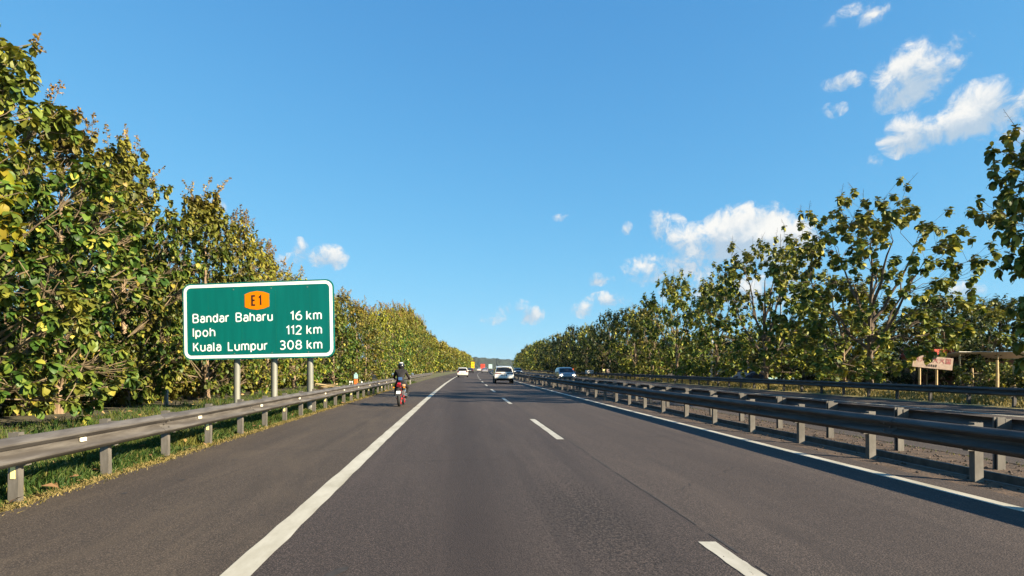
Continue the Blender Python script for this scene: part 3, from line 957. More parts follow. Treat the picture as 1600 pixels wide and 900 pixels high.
def make_tree(seed, H, zb, rad, lobes, per_lobe, per_cluster, size, leaf, lod, bark='bark', shape='column', panicles=0, lobe_r=1.0, trunk_r=.13, wid=1.0, lean=.25, twig=True):
    """returns meshes (trunk, crown, branches)"""
    rng = np.random.default_rng(seed)
    tk = MB()
    br = MB()
    npt = 7
    bend = rng.uniform(-lean, lean, 2)
    def axis(z):
        t = z / H
        return Vector((bend[0] * math.sin(t * 2.2), bend[1] * math.sin(t * 1.7 + .5) - bend[1] * math.sin(.5), z))
    zs = np.linspace(-.3, H * (.62 if shape == 'vase' else .86), npt)
    tk.tube([axis(z) for z in zs], [trunk_r * (1.25 if i == 0 else 1 - .82 * (i / (npt - 1)) ** 1.1) for i in range(npt)], 8)
    C, O = [], []
    limb_pts = []
    if shape == 'vase':
        nm = 9
        for i in range(nm):
            a = i * 2.39996 + rng.uniform(-.3, .3)
            z0 = H * (.16 + .34 * i / nm)
            z1 = H * (.58 + .30 * rng.uniform(0, 1))
            rr = rad * (.35 + .40 * rng.uniform(0, 1)) * (1 - .35 * i / nm)
            p0 = axis(z0)
            p3 = Vector((axis(z1).x + rr * math.cos(a), axis(z1).y + rr * math.sin(a), z1))
            pts_ = []
            for q in range(6):
                f = q / 5
                w_ = p0.lerp(p3, f)
                out = f ** .75
                w_.x = p0.x + (p3.x - p0.x) * out + rng.normal(0, .09) * (q > 0)
                w_.y = p0.y + (p3.y - p0.y) * out + rng.normal(0, .09) * (q > 0)
                pts_.append(w_)
            br.tube(pts_, [trunk_r * .52 * (1 - .70 * q / 5) for q in range(6)], 6, cap=False)
            limb_pts += pts_[1:]
    pan = MB()
    for i in range(lobes):
        t = (i + rng.uniform(.1, .9)) / lobes
        z = zb + (H - zb) * t
        if shape == 'column':
            r = rad * (0.42 + .72 * math.sin(math.pi * min(1, t * .80 + .2)) ** .9) * (1.0 if t < .8 else .9)
            if t > .75: r *= 1 - (t - .75) * 2.6
        elif shape == 'vase':
            r = rad * (.35 + .75 * math.sin(math.pi * (t * .72 + .12)))
            if t > .82: r *= .72
        else:
            r = rad * math.sqrt(max(.05, 1 - (2 * t - .95) ** 2))
        a = i * 2.39996 + rng.uniform(-.5, .5)
        rr = r * math.sqrt(rng.uniform(.35, 1.0)) - lobe_r * .45
        rr = max(rr, .05)
        cx, cy = rr * math.cos(a), rr * math.sin(a)
        # limb from the trunk
        z0 = max(zb * .55 + .2, z - rr * (.75 if shape != 'vase' else 1.05) - rng.uniform(.1, .8))
        z0 = min(z0, H * .82)
        p0 = axis(z0)
        p3 = Vector((axis(z).x + cx, axis(z).y + cy, z))
        if limb_pts and t > .12:
            p0 = min(limb_pts, key=lambda w_: (w_ - p3).length + 2.2 * max(0, w_.z - p3.z + .45 * (w_ - p3).length))
        p1 = p0.lerp(p3, .4) + Vector((rng.normal(0, .12), rng.normal(0, .12), .10 * rr))
        p2 = p0.lerp(p3, .75) + Vector((rng.normal(0, .12), rng.normal(0, .12), .02))
        lr = max(.016, trunk_r * (.16 if limb_pts else .25) * (1 - .5 * t))
        br.tube([p0, p1, p2, p3], [lr, lr * .8, lr * .6, lr * .42], 5, cap=False)
        lr_i = lobe_r * rng.uniform(.7, 1.25)
        m = max(2, int(per_lobe * rng.uniform(.7, 1.3)))
        for q in range(m):
            d = rng.normal(0, 1, 3)
            d[2] = d[2] * .75 + .35
            out = np.array([cx, cy, 0]) / (abs(rr) + .4)
            d = d / np.linalg.norm(d) + out * .55
            d /= np.linalg.norm(d)
            rdist = lr_i * (rng.uniform(.55, 1.0) if q % 4 else rng.uniform(.2, .6))
            tip = np.array(p3) + d * rdist * np.array([1, 1, .9])
            if tip[2] < zb - .3: tip[2] = zb - .3 + rng.uniform(0, .4)
            C.append(tip)
            O.append(d * .6 + np.array([0, 0, .4]))
            if twig:
                mid = Vector(p3.lerp(Vector(tip), .5)) + Vector((0, 0, -.08 * rdist))
                br.tube([p3 if q % 2 else p2, mid, Vector(tip)], [lr * .40, lr * .32, .009], 3, cap=False)
        if shape == 'vase' and t > .45:           # single upright shoots standing clear of the crown
            for q in range(3):
                d = Vector((rng.normal(0, .7), rng.normal(0, .7), rng.uniform(.6, 1.2))) + Vector((cx, cy, 0)) * .28
                tip = p3 + d.normalized() * lr_i * rng.uniform(1.1, 1.7)
                C.append(np.array(tip)); O.append(np.array((0, 0, .7)))
                br.tube([p3, p3.lerp(tip, .5) + Vector((0, 0, -.08)), tip], [lr * .4, lr * .32, .012], 3, cap=False)
    C, O = np.array(C), np.array(O)
    P, D, S = clusters_to_leaves(C, O, rng, per_cluster, size)
    crown = leaf_soup('crown', P, D, S, leaf, lod, rng, wid)
    pm = None
    if panicles:                                   # bare flower stalks above the leaves
        top = C[np.argsort(C[:, 2] + rng.normal(0, 1.2, len(C)))[-panicles:]]
        fp, fd = [], []
        for tpt in top:
            b = Vector(tpt)
            tip = b + Vector((rng.normal(0, .25), rng.normal(0, .25), rng.uniform(.5, 1.0)))
            br.tube([b, tip], [.012, .005], 3, cap=False)
            for q in range(7):
                f = .25 + .75 * q / 7
                s = b.lerp(tip, f)
                dv = Vector((rng.normal(0, 1), rng.normal(0, 1), .5)).normalized() * (.30 * (1.1 - f))
                br.tube([s, s + dv], [.006, .004], 3, cap=False)
                for w in range(8):
                    fp.append(np.array(s + dv * rng.uniform(.2, 1.05)))
                    fd.append(rng.normal(0, 1, 3))
        if leaf.name != 'teak_open':
            pm = leaf_soup('flower_panicle', np.array(fp), np.array(fd), rng.uniform(.05, .11, len(fp)), M['panicle'], 2, rng)
    return (tk.mesh('trunk', M[bark], smooth=True), crown, br.mesh('branches', M['twig' if bark == 'bark' else bark]), pm, (C, O))


def place_tree(name, meshes, loc, rz, s, label, group=None, cat='tree'):
    root = tag(empty(name, loc, rz), label, cat, group)
    root.scale = (s[0], s[0], s[1])
    link('trunk', meshes[0], root)
    tag(link('crown', meshes[1], root), kind='stuff')
    link('branches', meshes[2], root)
    if meshes[3] is not None:
        tag(link('flower_panicle', meshes[3], root), kind='stuff')
    return root


T = {}
for i in range(4):
    T['near', i] = make_tree(100 + i, 8.4, .45, 2.6, 52, 19, 13, .178, M['teak'], -1, panicles=10)
for i in range(3):
    T['gold', i] = make_tree(120 + i, 8.4, .5, 2.7, 38, 17, 8, .26, M['teak_gold'], 1, panicles=22)
for i in range(3):
    T['mid', i] = make_tree(140 + i, 8.6, .5, 2.8, 36, 16, 7, .29, M['teak'], 1, panicles=14, twig=False)
for i in range(3):
    T['far', i] = make_tree(160 + i, 9.0, 1.0, 3.0, 26, 11, 6, .55, M['teak_gold'], 2, panicles=0, twig=False)
for i in range(3):
    T['open', i] = make_tree(180 + i, 11.5, 1.2, 4.6, 62, 7, 13, .34, M['teak_open'], 0, bark='bark_dark', shape='vase', panicles=14, lobe_r=1.15, trunk_r=.2, lean=.5)
for i in range(3):
    T['bushy', i] = make_tree(200 + i, 10.5, .9, 3.6, 40, 10, 11, .42, M['teak_open'], 1, bark='bark', shape='vase', panicles=10, lobe_r=1.1, trunk_r=.17, lean=.4)
for i in range(2):
    T['dark', i] = make_tree(220 + i, 9.5, .6, 4.0, 34, 15, 7, .42, M['evergreen'], 1, bark='bark_dark', shape='round', lobe_r=1.3, trunk_r=.2, twig=False)
for i in range(2):
    T['faropen', i] = make_tree(240 + i, 10.5, 1.2, 3.8, 28, 10, 6, .60, M['teak_open'], 2, bark='bark_dark', shape='round', lobe_r=1.3, twig=False)

rng = random.Random(77)
ORD = ['first', 'second', 'third', 'fourth', 'fifth', 'sixth', 'seventh', 'eighth', 'ninth', 'tenth', 'eleventh', 'twelfth', 'thirteenth', 'fourteenth', 'fifteenth', 'sixteenth', 'seventeenth', 'eighteenth', 'nineteenth', 'twentieth', 'twenty first', 'twenty second']
# ---- left plantation, front row: told apart one by one near the camera
KY, KX = 1.2, -2.3
FRONT = [
    # y, dx, kind, idx, height scale, width scale, label
    (11.9, -9.3, 'near', 0, .91, 1.08, 'tall leafy teak tree at the left picture edge, highest on that side'),
    (16.9, -11.2, 'near', 1, .98, 1.0, 'broad green teak tree with pale trunk, second from the left edge'),
    (20.6, -11.4, 'near', 2, 1.02, 1.0, 'green teak tree behind the left edge of the green sign'),
    (24.2, -9.9, 'near', 3, .95, .95, 'teak tree with orange lit trunk left of the sign posts'),
    (28.3, -10.3, 'gold', 0, .93, .95, 'golden flowering teak tree rising just above the sign'),
    (32.4, -10.2, 'gold', 1, .86, .95, 'yellow brown teak tree showing over the middle of the sign'),
    (37.0, -10.0, 'gold', 2, .80, .9, 'low golden teak tree over the right half of the sign'),
    (42.0, -9.9, 'mid', 0, .74, .95, 'green teak tree right of the sign, by the emergency phone'),
    (47.0, -9.8, 'mid', 1, .76, .95, 'dense green teak tree behind the emergency phone'),
]
for (y, dx, kd, i, hs, ws, lab) in FRONT:
    place_tree('teak_tree', T[kd, i], (dx + KX + curve(y * KY), y * KY, -.06), rng.uniform(0, 6.28), (ws * 1.12, hs * 1.2), lab, 'teak trees lining the left verge')
y = 60.0
n = 0
while y < 150:
    kd = 'gold' if n % 3 else 'mid'
    hs = .95 + .50 * min(1, (y - 60) / 75) + rng.uniform(-.17, .17)
    place_tree('teak_tree', T[kd, rng.randrange(3)], (-11.6 + rng.uniform(-.5, .5) + curve(y), y, -.06), rng.uniform(0, 6.28), (1.1 + .2 * min(1, (y - 60) / 75), hs), ORD[n] + ' golden green teak in the left front row counted from the emergency phone', 'distant teak trees of the left row')
    y += rng.uniform(4.6, 6.2)
    n += 1
while y < 420:
    place_tree('teak_tree', T['far', rng.randrange(3)], (-11.8 + rng.uniform(-1, 1) + curve(y), y, -.06), rng.uniform(0, 6.28), (1.2, 1.12 + rng.uniform(-.1, .12)), 'small far golden teak tree where the left row meets the horizon', 'farthest teak trees of the left row')
    y += 7.0
# ---- rows behind
for row, (xr, y0, y1, st, ht) in enumerate([(-16.4, 8, 80, 4.4, 1.1), (-20.5, 6, 90, 4.8, 1.1), (-25, 4, 70, 5.4, 1.05)]):
    y = y0 + rng.uniform(0, 2)
    while y < y1:
        kd = 'mid'
        if y > 29:  ht2 = ht * .82
        else: ht2 = ht
        place_tree('teak_tree', T[kd, rng.randrange(3)], (xr + rng.uniform(-.6, .6) + curve(y), y, -.07), rng.uniform(0, 6.28), (1.0, ht2 * rng.uniform(.9, 1.05)), 'shaded teak tree deeper inside the left plantation', 'inner rows of the left plantation')
        y += st

# ---- near branch hanging into the picture at the far left: its leaves are picked out one by one
LEAF = []
for q in range(3):
    v, f = leaf_template(-1)
    v = v * np.array([1, .85 + .15 * q, 1 + .4 * q])
    me = bpy.data.meshes.new('leaf')
    me.from_pydata(v.tolist(), [], f.tolist())
    me.polygons.foreach_set('use_smooth', [True] * len(f))
    me.materials.append(M['teak_yellow' if q < 2 else 'teak'])
    LEAF.append(me)
nt = place_tree('teak_tree', make_tree(301, 8.0, 2.6, 1.7, 18, 13, 12, .178, M['teak'], -1, panicles=0), (-11.4, 11.4, -.06), 1.0, (1.1, .8), 'nearest teak tree, only its yellow leaved branch shows at the left edge', 'teak trees lining the left verge')
ng = np.random.default_rng(5)
lb = MB()
tips = []
for (px, py, Y) in [(12, 210, 12.1), (30, 235, 12.0), (8, 262, 11.9), (24, 285, 12.1), (36, 300, 12.0), (20, 330, 11.9), (8, 310, 11.8), (30, 355, 12.0), (12, 375, 11.9), (2, 345, 11.8), (-12, 240, 11.8), (-10, 300, 11.7), (-15, 360, 11.7)]:
    tips.append(Vector(((px - 715) / 940 * Y, Y, 1.47 - (py - 575) / 940 * Y)))
hub = Vector((-10.4, 11.6, 4.6))
lb.tube([Vector((-11.4, 11.4, 3.6)), Vector((-11.0, 11.5, 4.1)), hub], [.05, .04, .03], 6)
for tp in tips:
    lb.tube([hub, hub.lerp(tp, .55) + Vector((0, 0, -.1)), tp], [.022, .016, .008], 4, cap=False)
iM = Matrix.LocRotScale(nt.location, nt.rotation_euler.to_quaternion(), nt.scale).inverted()
bo = lb.build('branch', M['twig'], nt)
bo.matrix_local = iM
C = np.array([tuple(t) for t in tips])
P, D, S = clusters_to_leaves(C, np.tile(np.array([.25, -.1, .35]), (len(C), 1)), ng, 11, .235)
for p, d, s in zip(P, D, S):
    d = Vector(d).normalized()
    q = d.to_track_quat('X', 'Z').to_matrix().to_4x4()
    o = link('leaf', LEAF[int(ng.integers(0, 3))], nt)
    o.matrix_local = iM @ Matrix.Translation(Vector(p)) @ q @ Matrix.Rotation(float(ng.normal(0, .4)), 4, 'X') @ Matrix.Diagonal((s, s, s, 1))

# ---- right side trees
RIGHT = [
    (25.6, 23.6, 'open', 0, 1.06, .86, 'open teak tree with round leaf tufts at the right picture edge'),
    (23.8, 35.0, 'open', 1, .90, 1.0, 'tall spreading teak tree with bare twigs, biggest on the right'),
    (23.6, 46.5, 'open', 2, .90, .90, 'open teak tree left of the tall spreading one, under the big cloud'),
    (25.8, 40.5, 'bushy', 0, .68, .9, 'bushy lower teak tree between the two open right hand trees'),
    (44.0, 51.0, 'bushy', 1, .62, .95, 'low bushy teak tree behind the roadside stall'),
    (23.4, 55.5, 'bushy', 1, .86, .9, 'bushy teak tree beside the slim white pole'),
    (22.8, 64.0, 'bushy', 2, 1.0, .9, 'teak tree with lone leaf tufts on top, left of the white pole'),
    (22.6, 72.0, 'bushy', 0, .82, .85, 'olive teak tree at the left end of the near right group'),
]
for (x, y, kd, i, hs, ws, lab) in RIGHT:
    place_tree('teak_tree', T[kd, i], (x + curve(y), y, .08), rng.uniform(0, 6.28), (ws, hs), lab, 'teak trees on the right roadside')
for (x, y, kd, i, hs) in [(24.0, 18.8, 'open', 1, 1.26), (33, 24, 'bushy', 0, .8)]:
    place_tree('teak_tree', T[kd, i], (x, y, .1), rng.uniform(0, 6.28), (1, hs), 'teak tree just outside the right picture edge, casting shade over the lanes', 'teak trees outside the right edge')
y = 80.0
n = 0
while y < 190:
    kd = ('dark', rng.randrange(2)) if n % 3 else (('bushy', rng.randrange(3)) if y < 130 else ('faropen', rng.randrange(2)))
    lab = {'dark': 'dark dense evergreen tree', 'bushy': 'olive leafy teak tree', 'faropen': 'small far olive tree'}[kd[0]]
    place_tree('evergreen_tree' if kd[0] == 'dark' else 'teak_tree', T[kd], (22.6 + rng.uniform(-.8, .8) + curve(y), y, .08), rng.uniform(0, 6.28), (.9, .90 + rng.uniform(-.22, .16)), ORD[n] + ' along the receding right row: ' + lab, 'receding row of right trees')
    y += 6.0
    n += 1
while y < 420:
    kd = ('faropen', rng.randrange(2))
    place_tree('teak_tree', T[kd], (22.5 + rng.uniform(-1, 1.5) + curve(y), y, .08), rng.uniform(0, 6.28), (1.0, .95 + rng.uniform(-.15, .15)), 'farthest small tree of the right row near the horizon', 'farthest right trees')
    y += 9 if y > 230 else 7
for row, (xr, y0, y1, st) in enumerate([(29.5, 50, 170, 7.5), (36, 46, 160, 8.5), (46, 58, 150, 9), (60, 60, 140, 10)]):
    y = y0
    while y < y1:
        kd = ('dark', rng.randrange(2)) if rng.random() < .55 else ('faropen', rng.randrange(2))
        place_tree('background_tree', T[kd], (xr + rng.uniform(-1.5, 1.5) + curve(y), y, .1), rng.uniform(0, 6.28), (.9, rng.uniform(.5, .68)), 'dark tree filling the background behind the right roadside teaks', 'background trees on the right')
        y += st * rng.uniform(.85, 1.15)
for (x, y, s) in [(50, 50, .8), (57, 52, .85), (64, 56, .8), (72, 60, .8), (52, 66, .95)]:
    place_tree('background_tree', T['dark', rng.randrange(2)], (x, y, .1), rng.uniform(0, 6.28), (1.0, s), 'dark bushy tree behind the roadside stall at the right', 'dark trees behind the stall')

for i in range(3):
    T['shrub', i] = make_tree(260 + i, 2.3, .15, 1.7, 16, 12, 7, .26, M['evergreen' if i == 2 else 'teak_open'], 1, bark='bark_dark', shape='round', lobe_r=.7, trunk_r=.05, twig=False)
for row, (xr, y0, y1, st_) in enumerate([(31.5, 26, 78, 3.4), (35.5, 30, 84, 4.0), (42, 36, 84, 4.6), (52, 44, 84, 5.2)]):
    y = y0
    while y < y1:
        if (y < 47 and xr / y > .70) or (y < 68 and .40 < xr / y < .60):
            y += st_
            continue
        place_tree('shrub', T['shrub', rng.randrange(3)], (xr + rng.uniform(-1.2, 1.2) + curve(y), y, .1), rng.uniform(0, 6.28), (1.1, rng.uniform(.75, 1.25)), 'low dense shrub in the undergrowth below the right trees', 'undergrowth shrubs on the right', 'shrub')
        y += st_ * rng.uniform(.8, 1.3)
for (x, y, s_) in [(33.2, 38.5, .8), (36.3, 40.2, .7), (38.6, 40.5, .6), (35.0, 36.0, .55)]:
    place_tree('shrub', T['shrub', 0], (x, y, .1), rng.uniform(0, 6.28), (.9, s_), 'low shrub growing in front of the roadside stall', 'shrubs before the stall', 'shrub')
for (x, y, s_) in [(39, 33, .8), (45, 38, .85), (38, 47, .85), (47, 52, .9)]:
    place_tree('background_tree', T['dark', rng.randrange(2)], (x, y, .1), rng.uniform(0, 6.28), (.85, s_ * .85), 'dark bushy tree behind the roadside stall at the right', 'dark trees behind the stall')
for row, (xr, y0, y1, st_) in enumerate([(-14.2, 12, 70, 2.6), (-18.5, 10, 70, 3.2), (-23, 8, 60, 3.6)]):
    y = y0
    while y < y1:
        place_tree('shrub', T['shrub', 2 if row else rng.randrange(3)], (xr + rng.uniform(-.8, .8) + curve(y), y, -.1), rng.uniform(0, 6.28), (.9, rng.uniform(.6, 1.2)), 'dark shrub on the shaded floor of the left plantation', 'undergrowth shrubs in the left plantation', 'shrub')
        y += st_ * rng.uniform(.8, 1.3)

# ------------------------------------------------------------------ grass
def blades(name, label, n, region, hfun, mat, seed, width=.012, zbase=None, lean=.5):
    rg = np.random.default_rng(seed)
    XY = region(rg, n)
    n = len(XY)
    h = hfun(XY, rg)
    ok = h > .01
    XY, h = XY[ok], h[ok]
    n = len(XY)
    cy = np.array([curve(y) for y in XY[:, 1]])
    z0 = np.array([zbase(x, y) for x, y in XY]) if zbase else np.zeros(n)
    a = rg.uniform(0, 6.28, n)
    w = width * rg.uniform(.6, 1.5, n)
    dx, dy = np.cos(a) * w, np.sin(a) * w
    ln = rg.normal(0, lean, (n, 2)) * h[:, None]
    B = np.stack([XY[:, 0] + cy, XY[:, 1], z0 - .01], 1)
    v0 = B + np.stack([dx, dy, 0 * h], 1)
    v1 = B - np.stack([dx, dy, 0 * h], 1)
    Mi = B + np.stack([ln[:, 0] * .35, ln[:, 1] * .35, h * .6], 1)
    v2 = Mi + .8 * np.stack([dx, dy, 0 * h], 1)
    v3 = Mi - .8 * np.stack([dx, dy, 0 * h], 1)
    v4 = B + np.stack([ln[:, 0], ln[:, 1], h], 1)
    V = np.stack([v0, v1, v2, v3, v4], 1).reshape(-1, 3)
    f = np.array([(0, 1, 3), (0, 3, 2), (2, 3, 4)])
    F = (f[None] + (np.arange(n) * 5)[:, None, None]).reshape(-1, 3)
    me = bpy.data.meshes.new(name)
    me.vertices.add(len(V)); me.vertices.foreach_set('co', V.ravel())
    me.loops.add(F.size); me.loops.foreach_set('vertex_index', F.ravel().astype(np.int32))
    me.polygons.add(len(F))
    me.polygons.foreach_set('loop_start', (np.arange(len(F)) * 3).astype(np.int32))
    me.polygons.foreach_set('loop_total', np.full(len(F), 3, np.int32))
    me.materials.append(mat)
    me.update(calc_edges=True)
    return tag(link(name, me), label, kind='stuff')


def reg_left(rg, n):
    y = 3.5 + 60 * rg.uniform(0, 1, n) ** 2.0
    x = rg.uniform(-11.5, -4.74, n)
    x = np.where(rg.uniform(0, 1, n) < .62, rg.uniform(-6.4, -4.72, n), x)
    return np.stack([x, y], 1)
def h_left(XY, rg):
    patch = .5 + .5 * np.sin(XY[:, 1] * 1.9 + np.sin(XY[:, 0] * 3) * 1.4) * np.sin(XY[:, 1] * .63 + XY[:, 0] * 1.7)
    d = np.clip((-XY[:, 0] - 4.78) / .5, 0, 1)
    return (.03 + d * (.05 + .22 * patch)) * rg.uniform(.5, 1.25, len(XY))
blades('verge_grass', 'green grass tufts under and behind the left guardrail', 90000, reg_left, h_left, M['grass'], 1, .010, zl)
def reg_edge(rg, n):
    y = 3.5 + 50 * rg.uniform(0, 1, n) ** 2.0
    return np.stack([rg.normal(-4.74, .09, n), y], 1)
blades('dry_verge_grass', 'short straw coloured grass along the shoulder edge', 16000, reg_edge, lambda XY, rg: .055 * rg.uniform(.3, 1.2, len(XY)), M['grass_dry'], 2, .008, zl, .9)
def reg_right(rg, n):
    y = 20 + 90 * rg.uniform(0, 1, n) ** 1.3
    return np.stack([rg.uniform(20.6, 30, n), y], 1)
blades('dry_meadow_grass', 'yellow dry grass beyond the far guardrail', 42000, reg_right, lambda XY, rg: .20 * rg.uniform(.3, 1.3, len(XY)), M['grass_dry'], 3, .02, zr, .5)
def reg_med(rg, n):
    y = 4 + 60 * rg.uniform(0, 1, n) ** 1.8
    return np.stack([np.where(rg.uniform(0, 1, n) < .5, rg.normal(7.45, .06, n), rg.normal(8.45, .08, n)), y], 1)
blades('median_weeds', 'thin dry weeds in the gravel of the median', 1500, reg_med, lambda XY, rg: .05 * rg.uniform(.3, 1.3, len(XY)), M['grass'], 4, .006, None, .6)
# loose stones in the median
sg_ = np.random.default_rng(21)
n = 2600
sy = 4 + 70 * sg_.uniform(0, 1, n) ** 1.6
sx_ = np.where(sg_.uniform(0, 1, n) < .8, sg_.uniform(7.38, 8.55, n), sg_.uniform(6.4, 6.92, n))
sr = sg_.uniform(.008, .03, n)
oct_ = np.array([(1, 0, 0), (-1, 0, 0), (0, 1, 0), (0, -1, 0), (0, 0, .7), (0, 0, -.7)], float)
of_ = [(0, 2, 4), (2, 1, 4), (1, 3, 4), (3, 0, 4), (2, 0, 5), (1, 2, 5), (3, 1, 5), (0, 3, 5)]
sv = (oct_[None] * sr[:, None, None] * sg_.uniform(.6, 1.3, (n, 6, 1)) + np.stack([sx_ + np.array([curve(y) for y in sy]), sy, np.zeros(n) + .004], 1)[:, None, :]).reshape(-1, 3)
me = bpy.data.meshes.new('median_stones')
me.from_pydata(sv.tolist(), [], [tuple(6 * q + k for k in f) for q in range(n) for f in of_])
me.materials.append(M['stone'])
tag(link('median_stones', me), 'small loose stones scattered between the median barriers', kind='stuff')
# fallen leaves
lg = np.random.default_rng(11)
n = 1500
fx = np.where(lg.uniform(0, 1, n) < .7, lg.uniform(-9.5, -4.75, n), lg.uniform(-16, -9, n))
fy = 4 + 45 * lg.uniform(0, 1, n) ** 1.5
fp = np.stack([fx + np.array([curve(y) for y in fy]), fy, np.array([zl(x, y) for x, y in zip(fx, fy)]) + lg.uniform(.02, .10, n)], 1)
fd = lg.normal(0, 1, (n, 3)); fd[:, 2] *= .25
tag(link('fallen_leaves', leaf_soup('fallen_leaves', fp, fd, lg.uniform(.08, .2, n), M['litter'], 1, lg)), 'brown fallen leaves strewn over the left verge', kind='stuff')


# ------------------------------------------------------------------ vehicles
def wheel_meshes(r, w, rim_mat):
    ty = MB().lathe([(-w / 2, r * .62), (-w / 2, r * .9), (-w * .36, r), (w * .36, r), (w / 2, r * .9), (w / 2, r * .62)], 24, 'X').mesh('tyre', M['rubber'], smooth=True)
    rm = MB().lathe([(w * .42, .0001), (w * .46, r * .16), (w * .30, r * .2), (w * .34, r * .55), (w * .5, r * .63), (-w * .5, r * .63), (-w * .3, r * .5), (-w * .3, .0001)], 18, 'X')
    for k in range(5):
        a = 2 * math.pi * k / 5
        rm.box((w * .38, math.cos(a) * r * .36, math.sin(a) * r * .36), (.03, r * .16, r * .46), rx=a - math.pi / 2)
    return ty, rm.mesh('rim', rim_mat, smooth=False)


WH = {}
def car(name, label, loc, rz, prof, W_, belt, roofz, paint_mat, kind, cat='car', group=None, lod=0, tail=None, cladding=False, rails=False):
    """prof: centre line from the rear sill over the roof to the front sill: (y, z, tag). y forward."""
    root = tag(empty(name, loc, rz), label, cat, group)
    hw = W_ / 2
    zmin = min(p[1] for p in prof)
    def half(z):
        if z <= belt:
            t = (z - zmin) / (belt - zmin)
            return hw * (.95 + .05 * math.sin(math.pi * min(1, t * 1.05)) - .02 * max(0, t - .8) * 5 * .3)
        t = min(1, (z - belt) / (roofz - belt))
        return hw * (.955 - .19 * t ** 1.15)
    lat = [-1, -.975, -.88, -.5, 0, .5, .88, .975, 1]
    ins = [.045, .016, .0, -.012, -.02, -.012, .0, .016, .045]
    cyy = (prof[0][0] + prof[-1][0]) / 2
    czz = .75
    # resample the profile so that curves are smooth
    pts = []
    for (a, b) in zip(prof[:-1], prof[1:]):
        k = 1 if math.hypot(b[0] - a[0], b[1] - a[1]) < .12 else 3
        for i in range(k):
            pts.append((a[0] + (b[0] - a[0]) * i / k, a[1] + (b[1] - a[1]) * i / k))
    pts.append(prof[-1][:2])
    def normal(i):
        a, b = pts[max(i - 1, 0)], pts[min(i + 1, len(pts) - 1)]
        dy, dz = b[0] - a[0], b[1] - a[1]
        l = math.hypot(dy, dz) or 1
        return (-dz / l, dy / l)
    def S(i, j, off=0.0):
        y, z = pts[i]
        ny, nz = normal(i)
        return (lat[j] * half(z), y - ny * ins[j] + ny * off, z - nz * ins[j] + nz * off)
    body = MB()
    vs = [S(i, j) for i in range(len(pts)) for j in range(len(lat))]
    wn = len(lat)
    fs = [(i * wn + j, i * wn + j + 1, (i + 1) * wn + j + 1, (i + 1) * wn + j) for i in range(len(pts) - 1) for j in range(wn - 1)]
    body.add(vs, fs)
    for j in (0, wn - 1):
        body.add([S(i, j) for i in range(len(pts))], [tuple(range(len(pts)))])
    me = body.mesh('body', paint_mat)
    bm = bmesh.new(); bm.from_mesh(me)
    bmesh.ops.remove_doubles(bm, verts=bm.verts, dist=.0005)
    bmesh.ops.triangulate(bm, faces=[f for f in bm.faces if len(f.verts) > 4])
    bmesh.ops.recalc_face_normals(bm, faces=bm.faces)
    bm.to_mesh(me); bm.free()
    me.polygons.foreach_set('use_smooth', [True] * len(me.polygons))
    me.set_sharp_from_angle(angle=R(35))
    link('body', me, root)
    def patch(nm, z0, z1, rear, x0, x1, mat, off=.006, n=5, lift=0.0):
        """a panel lying on the rear (or front) surface between two heights"""
        half_i = max(range(len(pts)), key=lambda i: pts[i][1])
        rng_i = range(0, half_i + 1) if rear else range(len(pts) - 1, half_i - 1, -1)
        seq = [pts[i] for i in rng_i]
        def at(z):
            for a, b in zip(seq[:-1], seq[1:]):
                if (a[1] - z) * (b[1] - z) <= 0 and a[1] != b[1]:
                    t = (z - a[1]) / (b[1] - a[1])
                    return a[0] + (b[0] - a[0]) * t
            return seq[0][0]
        sgn = -1 if rear else 1
        mb = MB()
        vs, fs = [], []
        m = 5
        for q in range(m):
            z = z0 + (z1 - z0) * q / (m - 1)
            for u in range(n):
                xx = (x0 + (x1 - x0) * u / (n - 1)) * half(z)
                ed = abs(xx) / half(z)
                vs.append((xx, at(z) + sgn * (off - max(0, ed - .85) * .16 + .012 * (1 - ed)), z + lift))
        fs = [(q * n + u, q * n + u + 1, (q + 1) * n + u + 1, (q + 1) * n + u) for q in range(m - 1) for u in range(n - 1)]
        mb.add(vs, fs)
        return mb.build(nm, mat, root, smooth=True)
    def side(nm, poly, mat, off=.006):
        for s in (-1, 1):
            mb = MB()
            outer = [(s * (half(z) + off), y, z) for y, z in poly]
            mb.add(outer, [tuple(range(len(poly)))])
            mb.build(nm, mat, root)
    k = kind
    patch('rear_window', k['rw'][0], k['rw'][1], True, -.90, .90, M['glass'], .034)
    patch('windscreen', k['fw'][0], k['fw'][1], False, -.86, .86, M['glass'], .034)
    for poly in k['side']:
        side('side_window', poly, M['glass'])
    t = k['tail']
    for s in (-1, 1):
        patch('tail_light', t[0], t[1], True, s * t[2], s * .985, M['lamp_red'], .014, 4)
        h = k['head']
        patch('headlight', h[0], h[1], False, s * h[2], s * .97, M['lamp_clear'], .012, 4)
    patch('rear_bumper', zmin + .02, k['bump'], True, -.97, .97, M['black_plastic'] if cladding else paint_mat, .03, 7)
    patch('front_grille', k['gr'][0], k['gr'][1], False, -.55, .55, M['black_plastic'], .014)
    patch('number_plate', k['pl'] - .06, k['pl'] + .06, True, -.29, .29, M['plate'], .03, 3)
    patch('plate_text', k['pl'] - .03, k['pl'] + .03, True, -.22, .22, M['plate_text'], .034, 3)
    if 'garnish' in k:
        patch('tailgate_garnish', k['garnish'][0], k['garnish'][1], True, -t[2], t[2], k['garnish'][2], .012)
    if 'spoiler' in k:
        y, z = k['spoiler']
        MB().box((0, y, z), (W_ * .66, .24, .045)).build('spoiler', paint_mat, root, bevel=.015)
